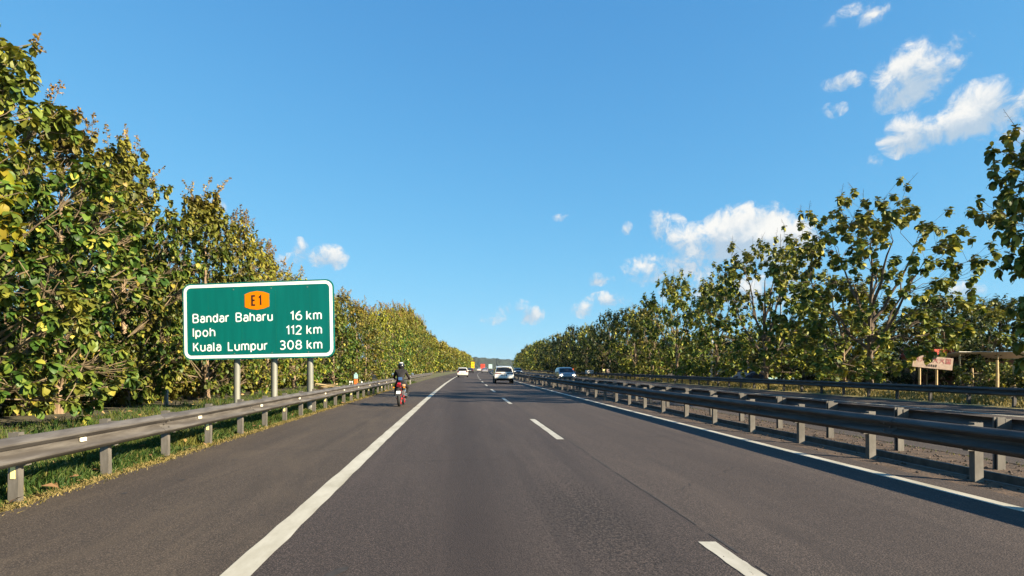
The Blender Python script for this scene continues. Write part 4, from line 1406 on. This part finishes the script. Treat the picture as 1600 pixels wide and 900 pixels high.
    if rails:
        for s in (-1, 1):
            MB().tube([(s * W_ * .36, rails[0], roofz - .03), (s * W_ * .36, rails[0] + .1, roofz + .035), (s * W_ * .36, rails[1] - .1, roofz + .03), (s * W_ * .36, rails[1], roofz - .03)], .018, 6).build('roof_rail', M['chrome'], root)
    key = (k['wr'],)
    if key not in WH: WH[key] = wheel_meshes(k['wr'], .21, M['chrome'])
    for yw in k['wy']:
        for s in (-1, 1):
            w = empty('wheel', (s * (hw - .10), yw, k['wr']), 0 if s > 0 else math.pi, root)
            link('tyre', WH[key][0], w)
            link('rim', WH[key][1], w)
            arch = [(s * (hw * .995 + .004), yw + math.cos(R(a)) * k['wr'] * 1.16, k['wr'] + math.sin(R(a)) * k['wr'] * 1.16) for a in range(-20, 201, 20)]
            MB().add(arch, [tuple(range(len(arch)))]).build('wheel_arch', M['black_plastic'], root)
    MB().box((0, cyy, zmin + .0), (W_ * .86, abs(prof[-1][0] - prof[0][0]) * .94, .10)).build('underbody', M['black_plastic'], root)
    for s in (-1, 1):
        MB().box((s * (hw + .07), k['mir'], belt + .08), (.17, .08, .13)).build('wing_mirror', paint_mat, root, bevel=.02)
    return root


SUV = [(-2.10, .34), (-2.20, .45), (-2.22, .62), (-2.17, .80), (-2.14, .98), (-2.03, 1.10), (-1.80, 1.48), (-1.62, 1.58), (-1.0, 1.645), (-.2, 1.65), (.35, 1.58), (1.10, 1.10), (1.75, 1.02), (2.10, .88), (2.20, .66), (2.18, .45), (2.08, .32)]
SUV_K = dict(rw=(1.10, 1.46), fw=(1.12, 1.56), side=[[(-1.55, 1.16), (-1.32, 1.46), (-.55, 1.52), (-.5, 1.13)], [(-.42, 1.13), (-.45, 1.52), (.30, 1.49), (.85, 1.12)]], tail=(.93, 1.03, .34), head=(.78, .92, .5), bump=.50, gr=(.5, .8), pl=.80, garnish=(.955, .985, M['black_plastic']), spoiler=(-1.80, 1.545), wr=.34, wy=(-1.32, 1.34), mir=.75)
HATCH = [(-1.80, .30), (-1.90, .42), (-1.92, .60), (-1.88, .86), (-1.84, .98), (-1.70, 1.20), (-1.52, 1.43), (-1.30, 1.49), (-.7, 1.53), (0, 1.53), (.45, 1.46), (1.20, 1.0), (1.62, .90), (1.85, .72), (1.90, .50), (1.82, .30)]
HATCH_K = dict(rw=(1.0, 1.40), fw=(1.03, 1.44), side=[[(-1.40, 1.02), (-1.22, 1.36), (-.42, 1.42), (-.38, 1.01)], [(-.32, 1.01), (-.35, 1.42), (.38, 1.38), (.98, 1.01)]], tail=(.76, .98, .68), head=(.68, .82, .5), bump=.52, gr=(.42, .62), pl=.70, spoiler=(-1.55, 1.45), wr=.30, wy=(-1.2, 1.25), mir=.85)
SEDAN = [(-2.10, .30), (-2.22, .45), (-2.24, .65), (-2.20, .88), (-2.12, .99), (-1.70, 1.04), (-1.05, 1.38), (-.75, 1.43), (-.2, 1.46), (.25, 1.44), (.55, 1.38), (1.30, .98), (1.85, .88), (2.15, .72), (2.22, .50), (2.12, .30)]
SEDAN_K = dict(rw=(1.07, 1.36), fw=(1.0, 1.38), side=[[(-1.25, 1.02), (-.95, 1.32), (-.30, 1.38), (-.28, .98)], [(-.22, .98), (-.24, 1.38), (.45, 1.32), (1.05, .98)]], tail=(.80, .95, .55), head=(.66, .80, .5), bump=.50, gr=(.42, .62), pl=.74, wr=.31, wy=(-1.35, 1.40), mir=.85)


def on_road(x, y):
    return (x + curve(y), y, 0.0), -math.atan2(curve(y + 2) - curve(y - 2), 4)


l, r = on_road(3.98, 59.0)
car('suv', 'creamy white SUV driving away in the fast lane', l, r, SUV, 1.83, 1.06, 1.65, M['car_white'], SUV_K, cladding=True, rails=(-1.5, .2))
l, r = on_road(-.40, 97)
car('hatchback', 'white hatchback driving away in the slow lane, left of the SUV', l, r, HATCH, 1.70, .98, 1.53, M['car_white'], HATCH_K, cat='car')
l, r = on_road(-.1, 168)
car('sedan', 'dark sedan just ahead of the white hatchback', l, r, SEDAN, 1.74, .98, 1.46, M['car_dark'], SEDAN_K)
l, r = on_road(.3, 262)
car('sedan', 'far white sedan in the slow lane below the red lorry', l, r, SEDAN, 1.74, .98, 1.46, M['car_white'], SEDAN_K)
l, r = on_road(3.9, 176)
car('sedan', 'silver sedan in the fast lane ahead of the SUV', l, r, SEDAN, 1.74, .98, 1.46, M['car_silver'], SEDAN_K)
l, r = on_road(3.8, 225)
car('hatchback', 'small grey hatchback far ahead in the fast lane', l, r, HATCH, 1.70, .98, 1.53, M['car_grey'], HATCH_K)
l, r = on_road(10.55, 62)
oc = car('sedan', 'silver grey car with headlight glinting on the opposite carriageway', l, r + math.pi, HATCH, 1.72, .98, 1.53, M['car_grey'], HATCH_K)
l, r = on_road(10.6, 128)
car('sedan', 'far dark car approaching on the opposite carriageway', l, r + math.pi, SEDAN, 1.74, .98, 1.46, M['car_dark'], SEDAN_K)
car('sedan', 'dark blue car parked sideways under the right trees', (27.3, 58.5, .16), R(80), SEDAN, 1.74, .98, 1.46, M['car_blue'], SEDAN_K)
# the lit headlamp of the oncoming car
lamp_m, lt = material('lit_headlamp')
em = lt.n('ShaderNodeEmission', ins={'Color': (1, .86, .55), 'Strength': 9.0})
lt.n('ShaderNodeOutputMaterial', ins={0: em.outputs[0]})
for s in (-1, 1):
    MB().lathe([(0, .0001), (0, .085), (-.05, .09)], 14, 'Y', (s * .62, 1.885 - .02, .74)).build('lit_headlamp', lamp_m, oc)


def lorry(name, label, x, y, box_mat, w=2.4, h=3.7, L=7.0):
    l, r = on_road(x, y)
    root = tag(empty(name, l, r), label, 'lorry')
    MB().box((0, -.5, (h + 1.0) / 2), (w, L - 2.2, h - 1.0)).build('cargo_box', box_mat, root, bevel=.04)
    MB().box((0, L / 2 - .7, 1.55), (w * .94, 1.7, 1.9)).build('cab', M['white_paint'], root, bevel=.1, seg=2)
    MB().box((0, 0, .85), (.9, L * .92, .2)).build('chassis', M['black_plastic'], root)
    for s in (-1, 1):
        MB().box((s * .02 + s * w * .25, -.5 - (L - 2.2) / 2 - .012, (h + 1.0) / 2), (w * .46, .02, h - 1.3)).build('rear_door', box_mat, root, bevel=.008)
        MB().box((s * w * .42, -.5 - (L - 2.2) / 2 - .05, .85), (.28, .06, .14)).build('tail_light', M['lamp_red'], root)
        for yy in (-2.1, -1.1, 2.5):
            wm = empty('wheel', (s * (w / 2 - .2), yy, .48), 0 if s > 0 else math.pi, root)
            MB().lathe([(-.14, .28), (-.14, .44), (-.1, .48), (.1, .48), (.14, .44), (.14, .28)], 18, 'X').build('tyre', M['rubber'], wm, smooth=True)
            MB().lathe([(.05, .0001), (.08, .12), (.1, .28), (-.1, .28)], 14, 'X').build('rim', M['chrome'], wm)
    MB().box((0, -.5 - (L - 2.2) / 2 - .03, .6), (w * .9, .08, .12)).build('rear_bumper', M['black_plastic'], root)
    return root
lorry('lorry', 'red backed lorry far down the slow lane', .2, 335, M['truck_red'])
lorry('lorry', 'pale teal box lorry far down the fast lane', 3.6, 410, M['truck_teal'], h=4.0)

# ------------------------------------------------------------------ motorcycle and rider
MX, MY = -2.27, 23.6
mt = tag(empty('motorcycle', (MX + curve(MY), MY, 0), R(-2)), 'black and red motorcycle on the left hard shoulder', 'motorcycle')
def mwheel(y, r, w, name_rim):
    wh = empty('wheel', (0, y, r), 0, mt)
    MB().lathe([(-w * .5, r * .78), (-w * .45, r * .92), (-w * .2, r), (w * .2, r), (w * .45, r * .92), (w * .5, r * .78)], 28, 'X').build('tyre', M['rubber'], wh, smooth=True)
    rim = MB().lathe([(-w * .4, r * .80), (-w * .4, r * .70), (w * .4, r * .70), (w * .4, r * .80)], 28, 'X')
    for k in range(5):
        a = 2 * math.pi * k / 5
        rim.box((0, math.cos(a) * r * .4, math.sin(a) * r * .4), (w * .4, .05, r * .66), rx=a - math.pi / 2)
    rim.lathe([(-w * .7, .0001), (-w * .7, .05), (w * .7, .05), (w * .7, .0001)], 12, 'X')
    rim.build('rim', M[name_rim], wh)
    MB().lathe([(w * .62, .06), (w * .62, r * .5), (w * .56, r * .5), (w * .56, .06)], 20, 'X').build('brake_disc', M['chrome'], wh)
mwheel(-.62, .30, .135, 'moto_red')
mwheel(.66, .30, .10, 'moto_red')
mb = MB()
for s in (-1, 1):
    mb.tube([(s * .10, -.62, .30), (s * .11, -.2, .36), (s * .10, .02, .42)], .028, 6)
mb.build('swingarm', M['moto_red'], mt)
MB().tube([(.0, -.50, .38), (.0, -.28, .66)], [.035, .035], 8).build('rear_shock', M['moto_red'], mt)
mb = MB()
mb.tube([(0, .40, .90), (0, .20, .72), (0, .02, .45), (0, .28, .28), (0, .40, .40), (0, .40, .90)], .03, 6)
mb.tube([(-.08, .0, .62), (-.09, -.55, .80)], .02, 6)
mb.tube([(.08, .0, .62), (.09, -.55, .80)], .02, 6)
mb.build('frame', M['black_plastic'], mt)
MB().box((0, .16, .44), (.30, .38, .30)).build('engine', M['car_grey'], mt, bevel=.04)
MB().lathe([(-.30, .02), (-.22, .10), (.0, .135), (.2, .12), (.3, .04)], 14, 'Y', (0, .16, .82)).build('fuel_tank', M['moto_red'], mt, smooth=True)
MB().prism([(-.80, .86), (-.76, .80), (-.1, .70), (.02, .74), (-.02, .80), (-.45, .82), (-.62, .90)], -.11, .11, 'X').build('seat', M['black_plastic'], mt, bevel=.03, seg=2)
MB().prism([(-.86, .88), (-.80, .78), (-.42, .70), (-.40, .78), (-.74, .92)], -.06, .06, 'X').build('tail_cowl', M['moto_red'], mt, bevel=.015)
MB().box((0, -.87, .80), (.17, .04, .09)).build('tail_light', M['lamp_red'], mt, bevel=.01)
for s in (-1, 1):
    MB().tube([(s * .06, -.80, .74), (s * .18, -.82, .73)], .010, 6).build('indicator_stalk', M['black_plastic'], mt)
    MB().box((s * .20, -.83, .73), (.07, .05, .045)).build('indicator', M['lamp_amber'], mt, bevel=.01)
mb = MB()
fen = [(-.62 - .36 * math.sin(R(a)), .32 + .36 * math.cos(R(a))) for a in range(-5, 75, 10)]
fo = [(-.62 - .375 * math.sin(R(a)), .32 + .375 * math.cos(R(a))) for a in range(74, -6, -10)]
MB().prism(fen + fo, -.09, .09, 'X').build('rear_fender', M['black_plastic'], mt)
MB().box((0, -.96, .55), (.15, .012, .11), rx=R(-18)).build('number_plate', M['sign_white'], mt)
MB().tube([(0, -.84, .72), (0, -.95, .60)], .015, 6).build('plate_bracket', M['black_plastic'], mt)
MB().tube([(.16, .12, .28), (.19, -.2, .30), (.21, -.32, .34), (.235, -.66, .46)], [.022, .022, .05, .058], 12).build('exhaust', M['black_plastic'], mt, smooth=True)
MB().lathe([(-.012, .0001), (-.012, .03), (-.02, .032), (-.02, .060), (.04, .062)], 14, 'Y', (.236, -.665, .462)).build('exhaust_tip', M['chrome'], mt, smooth=True)
for s in (-1, 1):
    MB().tube([(s * .09, .66, .30), (s * .09, .50, .72), (s * .08, .42, .98)], .024, 8).build('fork', M['chrome'], mt)
MB().tube([(-.32, .28, 1.03), (-.18, .38, 1.02), (0, .40, 1.0), (.18, .38, 1.02), (.32, .28, 1.03)], .014, 8).build('handlebar', M['black_plastic'], mt)
MB().lathe([(-.05, .0001), (-.04, .10), (.05, .09), (.08, .0001)], 14, 'Y', (0, .52, .92)).build('headlight', M['car_grey'], mt, smooth=True)
for s in (-1, 1):
    MB().tube([(s * .30, .32, 1.03), (s * .36, .36, 1.20)], .008, 6).build('mirror_stalk', M['black_plastic'], mt)
    MB().lathe([(-.015, .0001), (-.012, .05), (.012, .055), (.02, .0001)], 12, 'Y', (s * .385, .36, 1.22)).build('mirror', M['chrome'], mt, smooth=True)
    MB().tube([(s * .16, -.14, .36), (s * .27, -.14, .36)], .014, 6).build('footpeg', M['chrome'], mt)
MB().box((.13, -.40, .80), (.13, .24, .10), rz=R(4)).build('side_bag', M['tan_bag'], mt, bevel=.03, seg=2)

rider = tag(empty('person', (MX + curve(MY), MY, 0), R(-2)), 'motorcycle rider in black jacket and black helmet with white top', 'person')
def skin_body():
    J = {}
    V, E, RAD = [], [], []
    def p(n, co, r, par=None):
        J[n] = len(V)
        V.append(co); RAD.append(r)
        if par is not None: E.append((J[par], J[n]))
    p('pelvis', (0, -.34, .90), (.165, .13))
    p('waist', (0, -.33, 1.03), (.150, .115), 'pelvis')
    p('chest', (0, -.25, 1.20), (.185, .13), 'waist')
    p('upper', (0, -.20, 1.33), (.165, .11), 'chest')
    p('neck', (0, -.15, 1.43), (.062, .062), 'upper')
    p('head', (0, -.12, 1.52), (.075, .085), 'neck')
    for s, t in ((-1, 'l'), (1, 'r')):
        p('sh' + t, (s * .185, -.20, 1.345), (.075, .075), 'upper')
        p('el' + t, (s * .285, -.06, 1.12), (.055, .055), 'sh' + t)
        p('fa' + t, (s * .30, .10, 1.07), (.045, .045), 'el' + t)
        p('wr' + t, (s * .29, .235, 1.05), (.034, .034), 'fa' + t)
        p('hip' + t, (s * .11, -.30, .87), (.105, .10), 'pelvis')
        p('th' + t, (s * .19, -.08, .78), (.095, .095), 'hip' + t)
        p('kn' + t, (s * .235, .13, .70), (.070, .070), 'th' + t)
        p('ca' + t, (s * .235, .02, .54), (.062, .062), 'kn' + t)
        p('an' + t, (s * .225, -.10, .38), (.042, .042), 'ca' + t)
        p('to' + t, (s * .235, .06, .345), (.045, .034), 'an' + t)
    me = bpy.data.meshes.new('body')
    me.from_pydata(V, E, [])
    o = bpy.data.objects.new('body', me)
    col.objects.link(o)
    o.modifiers.new('skin', 'SKIN')
    for i, r in enumerate(RAD):
        me.skin_vertices[0].data[i].radius = r
    me.skin_vertices[0].data[0].use_root = True
    sb = o.modifiers.new('sub', 'SUBSURF')
    sb.levels = sb.render_levels = 2
    dg = bpy.context.evaluated_depsgraph_get()
    m2 = bpy.data.meshes.new_from_object(o.evaluated_get(dg))
    bpy.data.objects.remove(o)
    m2.name = 'body'
    m2.materials.clear()
    for k in ('jacket', 'trousers', 'black_plastic', 'skin'):
        m2.materials.append(M[k])
    for f in m2.polygons:
        c = f.center
        f.material_index = 2 if (c.z < .40) else (1 if (c.z < .93 and c.y > -.60) else 0)
        if abs(c.x) > .25 and c.z > .95: f.material_index = 0
        f.use_smooth = True
    return m2
link('body', skin_body(), rider)
# helmet: shell, white crown, visor
def ellip(c, r, z0=-1.0, z1=1.0, n=14, m=20):
    mb = MB()
    prof = []
    for i in range(n + 1):
        t = math.asin(max(-1, min(1, z0 + (z1 - z0) * i / n)))
        prof.append((math.sin(t) * r[2], max(.0005, math.cos(t))))
    vs, fs = [], []
    for (z, q) in prof:
        for k in range(m):
            a = 2 * math.pi * k / m
            vs.append((c[0] + q * r[0] * math.cos(a), c[1] + q * r[1] * math.sin(a), c[2] + z))
    for i in range(n):
        for k in range(m):
            fs.append((i * m + k, i * m + (k + 1) % m, (i + 1) * m + (k + 1) % m, (i + 1) * m + k))
    mb.add(vs, fs)
    return mb
hc = (0, -.11, 1.545)
hel = ellip(hc, (.130, .155, .145), -.86, 1).build('helmet', M['helmet_black'], rider, smooth=True)
ellip(hc, (.134, .159, .149), .76, 1).build('helmet_top', M['helmet_white'], hel, smooth=True)
vz = MB()
vs = []
for i in range(9):
    a = R(30 + 120 * i / 8)
    for zz in (-.05, .05):
        vs.append((hc[0] + .137 * math.cos(a), hc[1] + .162 * math.sin(a), hc[2] + zz))
vz.add(vs, [(2 * i, 2 * i + 2, 2 * i + 3, 2 * i + 1) for i in range(8)])
vz.build('visor', M['glass'], hel)
# blue print on the jacket back, gloves with fingers round the grips
pr = MB()
vs = []
for i in range(4):
    for j in range(4):
        x = -.075 + .15 * i / 3 + .01
        z = 1.00 + .12 * j / 3
        vs.append((x, -.468 + .10 * (z - 1.0) + .35 * x * x, z))
pr.add(vs, [(i * 4 + j, i * 4 + j + 1, (i + 1) * 4 + j + 1, (i + 1) * 4 + j) for i in range(3) for j in range(3)])
pr.build('jacket_print', M['blue_print'], rider)
for s in (-1, 1):
    g = MB()
    g.tube([(s * .29, .225, 1.05), (s * .285, .262, 1.062), (s * .28, .285, 1.062)], [.034, .042, .034], 8)
    for q, ln in enumerate((.92, 1.0, .96, .82)):
        x = s * (.25 + .022 * q)
        g.tube([(x, .28, 1.068), (x, .28 + .040 * ln, 1.058), (x, .28 + .045 * ln, 1.020), (x, .288, 1.004)], [.011, .0105, .010, .008], 6)
    g.tube([(s * .243, .262, 1.055), (s * .223, .285, 1.04), (s * .227, .305, 1.015)], [.012, .011, .009], 6)
    g.build('glove', M['helmet_black'], rider, smooth=True)

# ------------------------------------------------------------------ roadside things, left
def px(x, Y): return (x - 715) / 940 * Y
ph = tag(empty('emergency_phone', (px(556, 40), 40, -.05)), 'orange emergency phone box with pale blue sign, left of the motorcyclist', 'phone box')
ph.scale = (.72, .72, .8)
MB().tube([(0, 0, 0), (0, 0, .75)], .07, 10).build('stand', M['orange_paint'], ph)
MB().box((0, 0, .72), (.34, .28, .50)).build('cabinet', M['orange_paint'], ph, bevel=.03)
MB().box((0, -.145, .74), (.24, .012, .34)).build('cabinet_door', M['orange_paint'], ph)
MB().box((0, .02, 1.20), (.36, .03, .36)).build('sign_plate', M['panel_cyan'], ph, bevel=.01)
MB().box((0, .0, 1.45), (.18, .03, .10))  .build('top_plate', M['panel_cyan'], ph, bevel=.01)
MB().tube([(0, .05, .9), (0, .05, 1.5)], .02, 6).build('sign_stem', M['sign_post'], ph)
for i, (xx, lab) in enumerate(((546.5, 'outermost'), (550, 'middle'), (562, 'right'))):
    b = tag(empty('bollard', (px(xx, 39.6), 39.6, -.05)), {'outermost': 'white bollard left of the orange phone box, outermost of three', 'middle': 'white bollard close to the left of the orange phone box', 'right': 'white leaning bollard just right of the orange phone box'}[lab], 'bollard', 'white bollards at the phone box')
    b.rotation_euler = (0, R(12) if lab == 'right' else 0, 0)
    MB().lathe([(0, .055), (.62, .05), (.66, .035), (.67, .0001)], 10, 'Z').build('post', M['white_paint'], b, smooth=True)
    MB().lathe([(.50, .056), (.56, .055)], 10, 'Z').build('band', M['black_plastic'], b, smooth=True)
pl = tag(empty('plank_pile', (px(512, 36), 36, -.05), R(-12)), 'pale cut planks lying in a pile behind the left guardrail', 'plank pile')
for i in range(9):
    MB().box((rng.uniform(-.15, .15), rng.uniform(-.3, .3), .30 + .09 * (i // 3)), (rng.uniform(1.1, 1.7), .16, .05), rz=rng.uniform(-.25, .25), ry=rng.uniform(-.12, .16)).build('plank', M['wood_pale'], pl)
MB().box((0, 0, .13), (1.2, .7, .26)).build('support_block', M['wood_dark'], pl)
for (xx, yy, h, lab) in ((260, 24.5, .62, 'short pale concrete marker post in the shade left of the sign'), (641, 54.5, .75, 'pale marker post at the start of the second left guardrail')):
    o = MB().prism([(-.06, -.06), (.06, -.06), (.06, .06), (-.06, .06)], 0, h, 'Z').add([(-.06, -.06, h), (.06, -.06, h), (.06, .06, h), (-.06, .06, h), (0, 0, h + .05)], [(0, 1, 4), (1, 2, 4), (2, 3, 4), (3, 0, 4)]).build('marker_post', M['concrete'], None, (px(xx, yy), yy, -.06))
    tag(o, lab, 'marker post')
ys = tag(empty('warning_sign', (-6.0 + curve(350), 350, 0)), 'small upright yellow sign at the far end of the left tree row', 'road sign')
MB().box((0, 0, 3.2), (1.9, .06, 3.7)).build('board', M['yellow_sign'], ys, bevel=.02)
MB().box((0, -.035, 4.2), (1.2, .01, .25)).build('dark_marking', M['sign_black'], ys)
MB().box((0, -.035, 2.4), (1.2, .01, .25)).build('dark_marking', M['sign_black'], ys)
for s in (-1, 1):
    MB().tube([(s * .6, .08, 0), (s * .6, .08, 4.9)], .06, 8).build('post', M['sign_post'], ys)

# ------------------------------------------------------------------ roadside things, right
cab = tag(empty('roadside_cabinet', (px(892, 116), 116, .05)), 'orange roadside cabinet right of the oncoming car', 'cabinet')
MB().box((0, 0, .75), (1.5, .7, 1.2)).build('housing', M['orange_paint'], cab, bevel=.03)
MB().box((0, 0, 1.39), (1.6, .8, .08)).build('lid', M['roof_red'], cab)
MB().box((0, -.36, .75), (.6, .02, 1.0)).build('door', M['orange_paint'], cab)
def board(name, label, xpix, Y, z0, z1, w, mat, stripe=None, legs=2, cat='signboard'):
    o = tag(empty(name, (px(xpix, Y), Y, .1)), label, cat)
    MB().box((0, 0, (z0 + z1) / 2), (w, .05, z1 - z0)).build('panel', mat, o, bevel=.01)
    if stripe:
        for k in range(4):
            MB().box((-w * .33 + k * w * .22, -.03, (z0 + z1) / 2), (w * .12, .01, (z1 - z0) * .5)).build('marking', stripe, o)
    for k in range(legs):
        MB().tube([((k - (legs - 1) / 2) * w * .6, .04, -.1), ((k - (legs - 1) / 2) * w * .6, .04, z1)], .03, 6).build('leg', M['sign_post'], o)
    return o
board('signboard', 'low white lettered board left of the two lit panels', 921, 92, .55, 1.05, 1.25, M['white_paint'], M['car_grey'])
board('signboard', 'small bright cream panel by the far guardrail', 943.5, 84, .75, 1.2, .32, M['reflector_yellow'], None, 1)
board('signboard', 'small pinkish panel beside the bright cream one', 950.5, 84, .75, 1.2, .5, M['board_cream'], None, 1)
pole = tag(empty('white_pole', (px(1113, 57), 57, .1)), 'slim tall white pole among the right trees', 'pole')
MB().tube([(0, 0, -.1), (0, 0, 4.1)], [.075, .06], 10).build('shaft', M['white_paint'], pole, smooth=True)
MB().lathe([(4.1, .06), (4.14, .08), (4.2, .05), (4.22, .0001)], 10, 'Z').build('cap', M['sign_post'], pole)
mast = tag(empty('radio_mast', (px(1220, 95), 95, 0)), 'thin tall mast rising above the right trees in front of the cloud', 'mast')
MB().tube([(0, 0, 0), (0, 0, 12), (0, 0, 22.6)], [.16, .11, .05], 8).build('shaft', M['sign_post'], mast)
MB().tube([(0, 0, 18.6), (2.8, .2, 18.7)], .025, 5).build('cross_arm', M['sign_post'], mast)
MB().tube([(0, 0, 21.4), (0, -.6, 21.8)], .03, 5).build('cross_arm', M['sign_post'], mast)
fen = tag(empty('panel_fence', (28.6, 68, .12)), 'low pale blue and white panel fence behind the right trees', 'fence')
xx = 0.0
i = 0
while xx < 13.5:
    if not (4.9 < xx < 5.6):
        mt_ = M['panel_cyan'] if (i % 5) else M['white_paint']
        MB().box((xx + .5, rng.uniform(-.04, .04), .66), (.98, .04, 1.12 + rng.uniform(-.06, .06))).build('panel', mt_, fen)
        MB().box((xx, .06, .6), (.07, .07, 1.25)).build('fence_post', M['white_paint'], fen)
    xx += 1.02
    i += 1
so = tag(empty('stacked_sign', (px(1286, 52), 52, .15)), 'orange, cream and pink stacked sign on a stake under the right trees', 'signboard')
MB().tube([(0, .05, 0), (0, .05, 1.75)], .035, 6).build('stake', M['wood_dark'], so)
for k, (zz, w_, mm) in enumerate(((1.95, .75, 'orange_paint'), (1.62, .9, 'orange_paint'), (1.25, .7, 'board_cream'))):
    ellip((0, 0, zz), (w_ / 2, .05, .16)).build('sign_plate', M[mm], so)
# tilted cream board with worn red characters and a line of small dark letters
BY = 33.0
bb = tag(empty('billboard', (px(1457, BY), BY, .15), R(-6)), 'tilted cream board with worn red characters beyond the far guardrail', 'billboard')
bf = empty('board', (0, 0, 1.62), 0, bb)
bf.rotation_euler = (0, R(6), 0)
MB().box((0, 0, 0), (2.05, .05, .66)).build('panel', M['board_cream'], bf, bevel=.008)
def strokes(cx, cz, w, h, segs, mat):
    mb = MB()
    for (x0, z0, x1, z1) in segs:
        a = Vector((cx + x0 * w, -.030, cz + z0 * h)); b = Vector((cx + x1 * w, -.030, cz + z1 * h))
        d = b - a
        mb.box((a + b) / 2, (d.length + .02, .008, .036), ry=-math.atan2(d.z, d.x))
    return mb.build('lettering', mat, bf)
G1 = [(-.5, .2, .5, .2), (0, .5, -.02, .1), (-.02, .1, -.5, -.5), (.0, .1, .5, -.5)]
G2 = [(-.4, .45, .4, .45), (-.5, .15, .5, .15), (0, .45, -.02, .1), (-.02, .1, -.5, -.5), (.0, .1, .5, -.5)]
G3 = [(-.4, .35, -.3, .1), (.4, .4, .25, .1), (0, .5, 0, .1), (0, .1, -.5, -.5), (0, .1, .5, -.5)]
G4 = [(-.5, -.5, -.5, .5), (-.5, .5, .5, .5), (.5, .5, .5, -.5), (-.5, -.5, .5, -.5), (-.3, .25, .3, .25), (-.3, 0, .3, 0), (0, .4, 0, -.1), (-.3, -.3, .3, -.3), (-.25, -.15, .25, -.15)]
for k, gsh in enumerate((G2, G1, G2, G1, G3, G4)):
    strokes(-.84 + k * .325, .13, .23, .25, gsh, M['letter_red'])
for k in range(5):
    strokes(-.28 + k * .115, -.17, .06, .10, [(-.5, .5, .5, .5), (-.5, 0, .5, 0), (-.5, -.5, .5, -.5), (0, .5, 0, -.5)][(k % 2):], M['sign_black'])
for xx in (-.62, .25):
    MB().tube([(xx, .06, -.1), (xx, .06, 1.60)], .055, 8).build('leg', M['wood_pale'], bb)
ks = tag(empty('kiosk', (px(1449, 47), 47, .15)), 'small kiosk with red roof and orange band behind the cream board', 'kiosk')
MB().box((0, 0, 1.0), (2.2, 1.8, 2.0)).build('wall', M['stall_wall'], ks)
MB().box((0, -.92, 1.15), (1.5, .03, .8)).build('serving_hatch', M['glass'], ks)
MB().box((0, -.1, 2.12), (2.6, 2.3, .22)).build('orange_band', M['orange_paint'], ks)
MB().prism([(-1.45, 2.24), (1.45, 2.24), (.9, 2.75), (-.9, 2.75)], -1.2, 1.1, 'Y').build('roof', M['roof_red'], ks)
MB().tube([(1.2, -1.2, 0), (1.2, -1.2, 3.6)], .09, 8).build('sign_pole', M['sign_post'], ks)
st = tag(empty('food_stall', (39.5, 44, .15), R(3)), 'open roadside stall with pale sheet roof at the right picture edge', 'stall')
for k in range(8):
    MB().box((-4.0 + k * 1.02, 0, 2.25 + (k % 2) * .012), (1.04, 3.4, .035), rx=R(-7)).build('roof_sheet', M['roof_sheet'], st)
for xx in (-4.2, -1.4, 1.4, 3.4):
    for yy in (-1.4, 1.4):
        MB().tube([(xx, yy, -.1), (xx, yy, 2.25 + yy * -.12)], .055, 7).build('post', M['wood_pale'], st)
for k in range(6):
    MB().box((-3.6 + k * 1.25, -1.2, .48), (1.2, .06, .85)).build('counter_panel', M['stall_brown'], st)
MB().box((-.5, -1.2, .95), (7.6, .6, .05)).build('counter_top', M['wood_pale'], st)
MB().box((-.5, 1.5, 1.0), (7.8, .06, 1.9)).build('back_wall', M['stall_brown'], st)
for (xp, Y, h, lab) in ((1558, 34, 1.75, 'tall pale wooden stake near the right picture edge'), (1584, 38, 1.5, 'pale wooden stake rightmost by the stall'), (1519, 40, 1.3, 'short pale stake right of the cream board')):
    o = MB().tube([(0, 0, -.2), (.02, 0, h * .5), (0, 0, h)], [.075, .07, .06], 8).build('wooden_stake', M['wood_pale'], None, (px(xp, Y), Y, .15), smooth=True)
    tag(o, lab, 'stake')


# ------------------------------------------------------------------ air
hm, ht_ = material('haze')
pv = ht_.n('ShaderNodeVolumePrincipled', ins={'Color': (.80, .88, .95), 'Density': 0.00005, 'Anisotropy': 0.2})
ho = ht_.n('ShaderNodeOutputMaterial')
ht_.t.links.new(pv.outputs[0], ho.inputs['Volume'])
tag(MB().box((0, 1350, 24), (4200, 3000, 50.5)).build('haze', hm), 'thin bluish haze in the distant air', kind='stuff')
